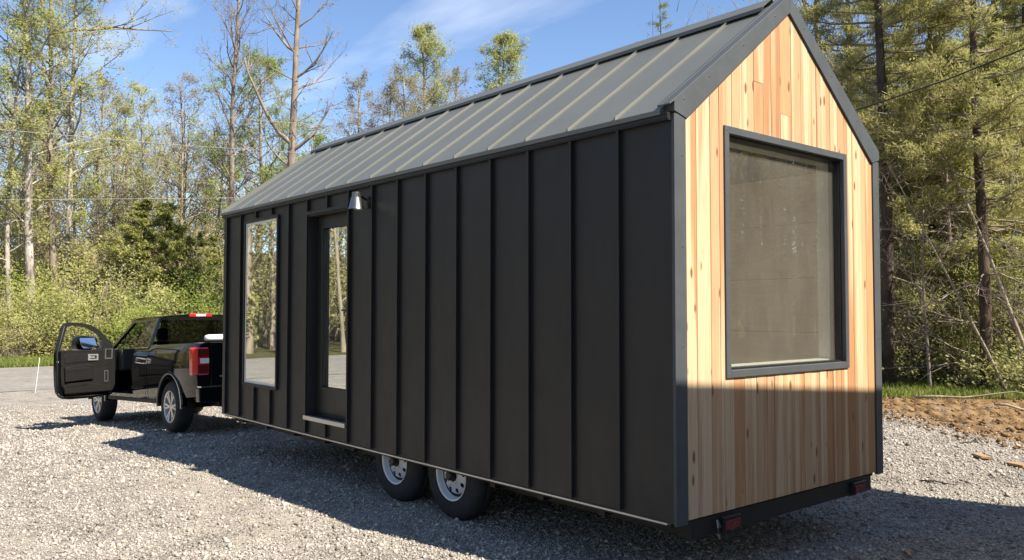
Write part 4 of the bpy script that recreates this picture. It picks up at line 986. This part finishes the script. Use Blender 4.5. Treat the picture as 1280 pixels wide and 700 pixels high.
for px, py, L, rz, lb in [(1162, 526, .55, .5, 'dark twig on the gravel right behind the gable'), (1205, 552, .40, 1.2, 'short dark twig left of the orange offcuts'), (1150, 600, .34, .3, 'small twig at the border of the shade right of the bumper'), (490, 640, .40, 2.5, 'pale twig on the shaded gravel in front of the trailer wheels')]:
    a = (px - 640) / FX; b = (350 - py) / FX; v = FWD + RIGHT * a + UP * b; p = CAM + v * (-(CAM[2] - .02) / v[2]); k_ = rs(px)
    q = np.array([(L * t * math.cos(rz) + k_.normal(0, .012), L * t * math.sin(rz) + k_.normal(0, .012), .012 + .006 * math.sin(t * 5)) for t in np.linspace(0, 1, 6)])
    o = MB().tube(q, np.linspace(.009, .004, 6), 5).build('twig', 'bark_twig' if 'pale' in lb else 'bark_dark', smooth=True); o.location = (p[0], p[1], float(gz(p[0], p[1])) + .006); tag(o, lb, 'twig', 'twigs on the gravel')
# unseen flat roofed block, added to shade the gable and bounce warm light
shade_block = thing('shed', 'tan metal shed standing outside the picture, its roof edge throws the shadow on the gable', 'shed', (5.2, 2.5, 0))
sA, sB = (-.2, 5.0)
k = lambda y: 4.62 - .074 * (y - 2.5) * 1.0
mb = MB(); mb.prism([(-.2, -.02), (4.9, -.02), (4.9, k(4.9)), (-.2, k(-.2))], 3.12, 7.4, lambda u, v, w: (w, u, v))
for y in np.arange(-.1, 4.9, .25): mb.box(3.09, 3.121, y, y + .05, .02, k(y) - .02)
mb.build('wall', 'shed_metal', shade_block, off=(5.2, 2.5, 0))
mb = MB(); mb.prism([(-.24, k(-.24)), (4.98, k(4.98)), (4.98, k(4.98) + .06), (-.24, k(-.24) + .06)], 3.05, 7.5, lambda u, v, w: (w, u, v)); mb.build('roof', 'roof_metal', shade_block, off=(5.2, 2.5, 0))

# ------------------------------------------------------------------ trees and undergrowth
T = lambda px, D: at(px, D)
G1 = 'trees of the roadside wood behind the pickup'
tree('leafy_tree', 'tall pale barked tree at the left edge, its mottled trunk bare down to the thicket', T(40, 49), 23, 21, r0=.24, crown=.28, spread=3.6, nl=34, nsub=6, ntw=4, leaves=17, ls=.08, bark='bark_pale', group=G1, lean=(.012, .0), taper=.7)
tree('leafy_tree', 'dark trunk tree standing just right of the mottled pale one', T(70, 50), 23.5, 22, r0=.21, crown=.34, spread=4.4, nl=30, nsub=6, ntw=4, leaves=17, ls=.08, bark='bark_grey', group=G1, lean=(-.01, .008), limbs=[(.72, 1.3, 6.5, .5, .1), (.62, -1.6, 4, .5, .07)])
tree('leafy_tree', 'straight grey tree beside the dark trunk, third from the left edge', T(84, 51), 21.5, 23, r0=.19, crown=.3, spread=3.4, nl=28, nsub=6, ntw=4, leaves=17, ls=.08, bark='bark_pale', group=G1, taper=.75)
tree('leafy_tree', 'slim pale tree left of the mottled trunk, half hidden in leaves', T(14, 49), 18, 24, r0=.14, crown=.25, spread=3.2, nl=26, nsub=5, ntw=4, leaves=13, ls=.08, bark='bark_pale', group=G1)
tree('leafy_tree', 'thin pole straight tree with pale green leaves left of the bare trees', T(178, 52), height_for(178, 52, 105), 25, r0=.11, crown=.22, spread=2.6, nl=34, nsub=6, ntw=4, leaves=8, ls=.07, bark='bark_pale', leaf='leaf_spring', group=G1)
tree('leafy_tree', 'twiggy tree in tan buds between the trunks on the left and the pole straight one', T(128, 56), height_for(128, 56, 100), 26, r0=.12, crown=.2, spread=3.4, nl=34, nsub=6, ntw=5, leaves=6, ls=.07, bark='bark_twig', leaf='leaf_bud', group=G1)
tree('leafy_tree', 'hazy budding tree right of the pole straight one, below the open sky', T(222, 58), height_for(222, 58, 100), 27, r0=.12, crown=.2, spread=3.6, nl=36, nsub=6, ntw=5, leaves=7, ls=.075, bark='bark_twig', leaf='leaf_bud', group=G1)
tree('leafy_tree', 'pale green young tree leaning behind the evergreen thicket', T(158, 60), height_for(158, 60, 125), 28, r0=.12, crown=.2, spread=3.2, nl=32, nsub=6, ntw=4, leaves=13, ls=.08, bark='bark_twig', leaf='leaf_spring', group=G1)
tree('bare_tree', 'tall bare tree with upswept grey branches, left of the sycamore', T(288, 46), 20.5, 29, r0=.20, crown=.36, spread=3.0, nl=40, nsub=7, ntw=5, leaves=.5, ls=.07, leaf='leaf_bud', bark='bark_grey', group=G1, up=1.3, jit=.14)
tree('bare_tree', 'tall sycamore with pale trunk and big crooked bare limbs above the roof corner', T(357, 42), 22.5, 30, r0=.27, crown=.42, spread=3.0, nl=26, nsub=6, ntw=5, leaves=.7, ls=.08, leaf='leaf_bud', bark='bark_grey', group=G1, up=.7, lean=(.006, .004),
     limbs=[(.47, -2.35, 4.8, .95, .13), (.455, .75, 3.2, .5, .11), (.42, -2.2, 2.6, .1, .07), (.62, .9, 3.0, .9, .08), (.68, -2.4, 3.0, .9, .08), (.24, .8, 3.4, .15, .09)])
tree('leafy_tree', 'bright green tree filling the gap behind the two bare trees', T(330, 58), height_for(330, 58, 72), 31, r0=.17, crown=.18, spread=5.0, nl=48, nsub=6, ntw=4, leaves=24, ls=.085, leaf='leaf_bright', bark='bark_grey', group=G1)
tree('leafy_tree', 'light green tree above the thicket right behind the roof end', T(262, 62), height_for(262, 62, 165), 32, r0=.15, crown=.15, spread=3.8, nl=34, nsub=5, ntw=4, leaves=13, ls=.085, leaf='leaf_spring', bark='bark_twig', group=G1)
tree('leafy_tree', 'low bright green tree right of the sycamore trunk', T(398, 60), height_for(398, 60, 165), 33, r0=.14, crown=.2, spread=3.4, nl=30, nsub=5, ntw=4, leaves=13, ls=.085, leaf='leaf_bright', bark='bark_twig', group=G1)
G2 = 'trees showing above the roof'
tree('leafy_tree', 'tan budding tree with a touch of green above the left part of the roof', T(452, 62), 19.8, 34, r0=.17, crown=.3, spread=3.6, nl=36, nsub=6, ntw=5, leaves=7, ls=.08, leaf='leaf_bud', bark='bark_twig', group=G2)
tree('leafy_tree', 'bushy rust tan tree with a crooked bare limb above the roof middle', T(508, 58), 19.0, 35, r0=.19, crown=.35, spread=4.4, nl=34, nsub=6, ntw=6, leaves=6, ls=.075, leaf='leaf_bud', bark='bark_twig', group=G2, limbs=[(.62, 2.6, 3.2, .9, .09)])
tree('leafy_tree', 'slender tan budding tree between the left tan one and the rust one above the roof', T(478, 60), 18.0, 134, r0=.15, crown=.3, spread=3.4, nl=38, nsub=7, ntw=6, leaves=7, ls=.08, leaf='leaf_bud', bark='bark_twig', group=G2)
tree('leafy_tree', 'tan twiggy tree filling the dip between the two green crowns', T(588, 61), 18.2, 137, r0=.15, crown=.35, spread=3.2, nl=36, nsub=7, ntw=6, leaves=7, ls=.08, leaf='leaf_bud', bark='bark_twig', group=G2)
tree('leafy_tree', 'tall bright green tree with a narrow crown, highest above the roof', T(533, 66), 25.5, 36, r0=.22, crown=.5, spread=3.1, nl=34, nsub=7, ntw=5, leaves=16, ls=.10, leaf='leaf_spring', bark='bark_grey', group=G2, twig=1.3)
tree('leafy_tree', 'rust tan twiggy tree right below the narrow green crown', T(560, 60), 19.6, 37, r0=.17, crown=.35, spread=3.4, nl=34, nsub=6, ntw=6, leaves=6, ls=.075, leaf='leaf_bud', bark='bark_twig', group=G2)
tree('leafy_tree', 'bright green pointed tree right of the highest one above the roof', T(617, 64), 23.2, 38, r0=.2, crown=.55, spread=2.9, nl=30, nsub=7, ntw=5, leaves=16, ls=.10, leaf='leaf_spring', bark='bark_grey', group=G2, twig=1.3)
tree('leafy_tree', 'small green tree top peeking over the roof right of the pointed one', T(655, 66), 20.8, 39, r0=.17, crown=.6, spread=2.3, nl=22, nsub=6, ntw=5, leaves=14, ls=.10, leaf='leaf_spring', bark='bark_grey', group=G2, twig=1.3)
tree('bare_tree', 'leafless twig top just showing over the roof before the gable', T(735, 62), 20.6, 40, r0=.15, crown=.6, spread=2.0, nl=18, nsub=5, ntw=4, leaves=.3, ls=.07, leaf='leaf_bud', bark='bark_grey', group=G2)
conifer('spruce_tree', 'thin spruce tip standing over the ridge near the gable', T(828, 48), 20.3, 41, r0=.16, first=.3, spread=2.0, nb=60, clump=3, blade=.15, leaf='leaf_dark', group=G2, dead=0, dens=7)
# thicket along the road
G3 = 'bushes of the thicket along the road'
conifer('evergreen_tree', 'bushy dark evergreen in the thicket left of the roof end', T(188, 50), 8.4, 45, r0=.12, first=.06, spread=3.3, nb=90, clump=4, blade=.11, leaf='leaf_dark', bark='bark_grey', group=G3, dead=4, dens=20, aspect=.35, pw=.6)
conifer('evergreen_tree', 'smaller dark evergreen behind the pickup cab', T(243, 51), 6.6, 46, r0=.1, first=.05, spread=2.8, nb=70, clump=4, blade=.11, leaf='leaf_dark', bark='bark_grey', group=G3, dead=2, dens=18, aspect=.35, pw=.6)
sh = [(8, 48, 3.9, 2.8, 'pale bush at the left edge of the thicket', 'leaf_spring', .07), (30, 46.5, 2.8, 2.0, 'low bush at the foot of the mottled trunk', 'leaf_shrub', .055), (62, 47, 3.4, 2.3, 'rounded bush right above the open truck door', 'leaf_shrub', .065),
      (98, 47.5, 5.0, 2.9, 'tall pale green bush behind the open truck door', 'leaf_spring', .075), (132, 48, 5.6, 3.0, 'tallest pale green bush left of the evergreen', 'leaf_shrub', .07), (160, 46.5, 3.4, 2.2, 'low round bush in front of the evergreen', 'leaf_bright', .06),
      (192, 47, 3.7, 2.0, 'silvery pale bush above the pickup cab', 'leaf_shrub', .09), (222, 47.5, 2.8, 2.2, 'low olive bush above the pickup roof', 'leaf_spring', .055), (256, 48, 4.8, 2.6, 'bush beside the roof end above the brake light', 'leaf_bright', .065), (290, 50, 6.4, 3.2, 'tall olive bush against the corner of the tiny house', 'leaf_spring', .075),
      (46, 50, 5.2, 2.2, 'bush standing tall between the mottled and the dark trunk', 'leaf_bright', .07), (112, 51, 6.6, 2.4, 'feathery bush rising behind the open door, taller than its neighbours', 'leaf_shrub', .06)]
for i, (px, D, h, rr, lb, lf, sz) in enumerate(sh): shrub('shrub', lb, T(px, D), h, rr, 60 + i, n=int(7000 * (.065 / sz) ** 1.3), ls=sz, leaf=lf, group=G3, clumps=30, stems=26)
shrub('dry_brush', 'patch of dry tan brush above the pickup roof', T(228, 45), 1.4, 2.6, 80, n=1800, ls=.10, leaf='leaf_dry', group=G3, cat='brush')
shrub('dry_brush', 'dark tangle of dry brush under the bushes at the left edge', T(16, 45), 1.5, 2.4, 81, n=1000, ls=.08, leaf='leaf_dry', group=G3, stems=40, cat='brush')
# right: pines and the undergrowth beside the gable
G4 = 'trees of the wood right of the gable'
conifer('pine_tree', 'big pine with a thick dark trunk right behind the gable edge', T(1106, 20.6), 15.4, 50, r0=.16, first=.27, spread=2.4, nb=84, clump=4, blade=.065, group=G4, dead=14, dens=24, aspect=.24)
conifer('pine_tree', 'pine with a full dark trunk standing in the grass near the right edge', T(1227, 20.2), 14.2, 51, r0=.13, first=.25, spread=2.3, nb=84, clump=4, blade=.065, group=G4, dead=26, dens=24, aspect=.24, lean=(.004, -.006))
conifer('pine_tree', 'pine filling the gap between the two thick trunks', T(1168, 24.0), 13.7, 52, r0=.14, first=.25, spread=2.3, nb=84, clump=4, blade=.07, group=G4, dead=20, dens=24, aspect=.24)
conifer('pine_tree', 'pine at the right edge with its trunk cut off by the frame', T(1284, 26.0), 13.1, 53, r0=.16, first=.25, spread=2.3, nb=84, clump=4, blade=.07, group=G4, dead=20, dens=24, aspect=.24)
conifer('pine_tree', 'tall thin pine rising above the right rake of the gable', T(1062, 27.0), 17.1, 54, r0=.15, first=.25, spread=2.3, nb=78, clump=3, blade=.085, group=G4, dead=10, dens=22, aspect=.22)
conifer('pine_tree', 'tall slender pine behind, its top between the two thick trunks', T(1140, 28.0), 17.7, 55, r0=.15, first=.25, spread=2.3, nb=78, clump=4, blade=.085, group=G4, dead=10, dens=22, aspect=.22)
conifer('pine_tree', 'rear pine right of the full dark trunk', T(1252, 27.0), 17.7, 56, r0=.16, first=.27, spread=2.4, nb=84, clump=4, blade=.085, group=G4, dead=12, dens=22, aspect=.22)
conifer('hemlock_tree', 'yellowish hemlock with drooping sprays low between the pine trunks', T(1190, 22.6), 8.2, 57, r0=.08, first=.16, spread=2.1, nb=84, clump=4, blade=.05, leaf='leaf_shrub', bark='bark_grey', group=G4, dead=16, dens=26, aspect=.45, droop=.25)
conifer('hemlock_tree', 'yellowish hemlock hugging the gable edge behind the thick trunk', T(1132, 23.5), 8.4, 58, r0=.08, first=.16, spread=2.1, nb=84, clump=4, blade=.05, leaf='leaf_shrub', bark='bark_grey', group=G4, dead=12, dens=26, aspect=.45, droop=.25)
conifer('hemlock_tree', 'yellowish hemlock at the right edge above the leaning trunks', T(1262, 23.5), 8.9, 59, r0=.08, first=.16, spread=2.1, nb=84, clump=4, blade=.05, leaf='leaf_shrub', bark='bark_grey', group=G4, dead=12, dens=26, aspect=.45, droop=.25)
tree('bare_tree', 'leafless twiggy tree reaching over the right rake of the gable', T(1030, 30.0), 17.7, 60, r0=.14, crown=.45, spread=3.4, nl=30, nsub=6, ntw=4, leaves=1.5, ls=.07, leaf='leaf_spring', bark='bark_grey', group=G4)
tree('bare_tree', 'thin leaning pale trunk crossing in front of the full dark pine', T(1258, 19.8), 4.8, 61, r0=.036, crown=.5, spread=1.3, nl=12, nsub=3, ntw=3, leaves=.4, ls=.05, leaf='leaf_spring', bark='bark_twig', group=G4, lean=(-.36, -.24), taper=.7, jit=.2)
tree('bare_tree', 'leaning pale trunk at the right edge tilting up to the left', T(1300, 19.6), 5.5, 62, r0=.045, crown=.5, spread=1.4, nl=12, nsub=3, ntw=3, leaves=.4, ls=.05, leaf='leaf_spring', bark='bark_twig', group=G4, lean=(-.24, -.15), taper=.7, jit=.2)
tree('bare_tree', 'spindly dark sapling between the two thick pine trunks', T(1160, 20.0), 3.9, 63, r0=.04, crown=.3, spread=1.3, nl=16, nsub=4, ntw=3, leaves=.6, ls=.05, leaf='leaf_spring', bark='bark_grey', group=G4)
sh2 = [(1125, 21.4, 1.21, 1.10, 'low green bush at the foot of the thick trunk by the gable'), (1168, 22.0, 1.10, 1.32, 'low bush around the spindly sapling'), (1205, 20.8, 0.99, 0.99, 'small bush left of the full dark pine trunk'), (1258, 21.2, 1.43, 1.32, 'low bush right of the full dark pine trunk'), (1296, 20.2, 1.32, 1.10, 'low bush cut off by the right edge')]
for i, (px, D, h, rr, lb) in enumerate(sh2): shrub('shrub', lb, T(px, D), h, rr, 90 + i, n=1500, ls=.045, group='undergrowth right of the gable', clumps=24, stems=26)
for i, (px, D, h, rr, lb) in enumerate([(1145, 22.6, 2.86, 1.76, 'tangle of bare twigs left of the spindly sapling'), (1195, 22.6, 3.08, 1.76, 'tangle of bare twigs behind the hemlock between the pines'), (1255, 22.6, 3.08, 1.98, 'tangle of bare twigs right of the full dark pine')]):
    shrub('dry_brush', lb, T(px, D), h, rr, 100 + i, n=500, ls=.05, leaf='leaf_dry', group='undergrowth right of the gable', stems=60, clumps=30, cat='brush', bark='bark_grey')
for i, (px, D, h, rr, lb) in enumerate([(1118, 22.0, 3.52, 1.21, 'leafy sapling beside the gable edge behind the thick trunk'), (1150, 21.6, 2.86, 1.10, 'leafy sapling just left of the spindly dark one'), (1188, 21.8, 3.30, 1.21, 'leafy sapling in the middle of the gap between the thick trunks'), (1212, 21.4, 2.42, 0.88, 'small leafy sapling touching the left side of the full dark trunk'), (1247, 21.6, 3.30, 1.10, 'leafy sapling behind the crossing leaning trunk'), (1275, 21.2, 3.63, 1.21, 'leafy sapling behind the leaning trunk at the edge of the view')]):
    shrub('sapling', lb, T(px, D), h, rr, 120 + i, n=2600, ls=.036, leaf='leaf_spring', group='undergrowth right of the gable', stems=22, clumps=30, cat='sapling', bark='bark_grey')
# fallen branches on the soil bank
for i, (px, D, L, rz, lb) in enumerate([(1140, 17.2, 2.2, .6, 'fallen grey branch along the back of the soil bank'), (1240, 16.6, 1.6, .9, 'fallen branch on the soil bank near the right edge')]):
    o = MB().tube(wander(rs(i), (0, 0, .0), (math.cos(rz), math.sin(rz), .02), L, 8, 0, .12), np.linspace(.028, .008, 9), 6).build('fallen_branch', 'bark_twig', smooth=True); p = T(px, D); o.location = (p[0], p[1], p[2] + .12); tag(o, lb, 'branch')
r = rs(77); n = 420; A = r.uniform(R(14), R(84), n); D = np.concatenate([r.uniform(3, 16, 260), r.uniform(10, 16, 160)]); A[260:] = r.uniform(R(16), R(30), 160)
P = np.stack([CAM[0] - np.sin(A) * D, CAM[1] + np.cos(A) * D], -1); d = r.normal(size=(n, 3)) * np.array([1, 1, .25])
V, F = quads(np.concatenate([P, (gz(P[:, 0], P[:, 1]) + .016)[:, None]], -1), r.uniform(.008, .028, n), r, .4, d); kind(raw('leaf_litter', V, F, 'leaf_dry'), 'stuff', 'dead leaves and bark crumbs on the gravel', 'leaf litter')
# grass
def grass(name, label, P, h, seed, w=.10):
    r = rs(seed); n = len(P); Z = gz(P[:, 0], P[:, 1]); d = r.normal(0, .35, (n, 3)) + np.array([0, 0, 1.]); hh = r.uniform(.4, 1.2, n) * h
    C = np.stack([P[:, 0], P[:, 1], Z + hh * .8], -1); V, F = quads(C, hh, r, w, d); return kind(raw(name, V, F, 'grass'), 'stuff', label, 'grass')
r = rs(7); n = 60000; P = np.stack([-35.0 - 11 * r.uniform(0, 1, n) ** 1.5, r.uniform(-6, 22, n)], -1); grass('verge_grass', 'strip of green grass along the far road edge', P, .13, 8, .28)
n = 70000; A = r.uniform(R(10), R(40), n); D = r.uniform(17, 28, n); P = np.stack([CAM[0] - np.sin(A) * D, CAM[1] + np.cos(A) * D], -1)
bk = np.interp(P[:, 0], [-9, -4.7, -3.6, -2.6, 4], [15.2, 12.3, 13.4, 14.2, 15.5]); P = P[(P[:, 1] > bk - .5 + r.exponential(.5, n)) & (r.uniform(size=n) < .35 + .65 * (np.sin(P[:, 0] * 1.9) * np.sin(P[:, 1] * 1.3) > -.2))]
grass('undergrowth_grass', 'green grass and weeds under the pines', P, .095, 9, .18)
# woods that read as one mass
mass('far_wood', 'hazy budding wood behind the roadside trees', [(52, 100, 60, 84, 240, 9, 18, 800, .135, 260), (46, 60, 62, 80, 60, 8, 13, 800, .135, 80), (55, 100, 49, 62, 75, 4, 10, 900, .11, 240)], 70, 'leaf_mass')
mass('pine_wood', 'dark olive wood behind the pines right of the gable', [(19.5, 40, 30, 48, 90, 8, 15, 1000, .095, 110), (19, 40, 25, 32, 36, 2.5, 6.5, 1100, .052, 160), (40, 52, 40, 55, 25, 8, 12, 300, .2, 20)], 71, 'leaf_mass_dark', 'bark_grey')
mass('near_wood', 'wood standing around the lot outside the picture, mirrored in the windows', [(-70, -12, 36, 60, 230, 12, 22, 1000, .14, 30), (-66, -30, 21, 32, 34, 7, 13, 1500, .08, 60), (-66, -22, 19, 28, 46, 2, 4.5, 1200, .06, 60), (95, 205, 44, 74, 260, 11, 23, 1100, .15, 30), (95, 205, 42, 50, 60, 2, 5, 700, .13, 20), (205, 300, 34, 56, 90, 9, 18, 500, .18, 5)], 72, 'leaf_mass')

# ------------------------------------------------------------------ light, sky, view
S = Vector((.865, .222, 1.0)).normalized()
EL = math.asin(S.z); AZ = math.atan2(S.x, S.y)
sd = bpy.data.lights.new('sun', 'SUN'); sd.energy = 4.5; sd.angle = R(.53); sd.color = (1.0, .915, .79)
so = bpy.data.objects.new('sun', sd); COL.objects.link(so); so.rotation_euler = S.to_track_quat('Z', 'Y').to_euler()
w = bpy.data.worlds.new('World'); scene.world = w; w.use_nodes = True; nt = w.node_tree; nt.nodes.clear(); L = nt.links
out = N(nt, 'ShaderNodeOutputWorld'); bg = N(nt, 'ShaderNodeBackground'); sk = N(nt, 'ShaderNodeTexSky'); sk.sky_type = 'NISHITA'
sk.sun_disc = False; sk.sun_elevation = EL; sk.sun_rotation = AZ; sk.altitude = 2200; sk.air_density = 1.0; sk.dust_density = .05; sk.ozone_density = 2.6
bg.inputs[1].default_value = .094
tc = N(nt, 'ShaderNodeTexCoord'); sp = N(nt, 'ShaderNodeSeparateXYZ'); L.new(tc.outputs['Generated'], sp.inputs[0])
zz = N(nt, 'ShaderNodeMath', operation='MAXIMUM'); zz.inputs[1].default_value = .08; L.new(sp.outputs[2], zz.inputs[0])
dx = N(nt, 'ShaderNodeMath', operation='DIVIDE'); dy = N(nt, 'ShaderNodeMath', operation='DIVIDE')
L.new(sp.outputs[0], dx.inputs[0]); L.new(zz.outputs[0], dx.inputs[1]); L.new(sp.outputs[1], dy.inputs[0]); L.new(zz.outputs[0], dy.inputs[1])
cv = N(nt, 'ShaderNodeCombineXYZ'); L.new(dx.outputs[0], cv.inputs[0]); L.new(dy.outputs[0], cv.inputs[1])
mp = N(nt, 'ShaderNodeMapping'); mp.inputs['Scale'].default_value = (.55, 1.5, 1); mp.inputs['Rotation'].default_value = (0, 0, .5); L.new(cv.outputs[0], mp.inputs[0])
cn = noise(nt, mp.outputs[0], 1.1, 6, .5)
cm = ramp(nt, [(.55, (0, 0, 0)), (.86, (.62, .62, .62))], cn)
cs = mix(nt, cm, sk.outputs[0], (6.2, 6.4, 6.8)); L.new(cs, bg.inputs[0]); L.new(bg.outputs[0], out.inputs[0])
scene.view_settings.view_transform = 'Standard'; scene.view_settings.look = 'None'; scene.view_settings.gamma = 1.0; scene.view_settings.exposure = 1.28
scene.view_settings.use_curve_mapping = False
scene.render.engine = 'CYCLES'
cy = scene.cycles; cy.max_bounces = 8; cy.transparent_max_bounces = 24; cy.use_denoising = True
try: cy.denoiser = 'OPENIMAGEDENOISE'
except Exception: pass
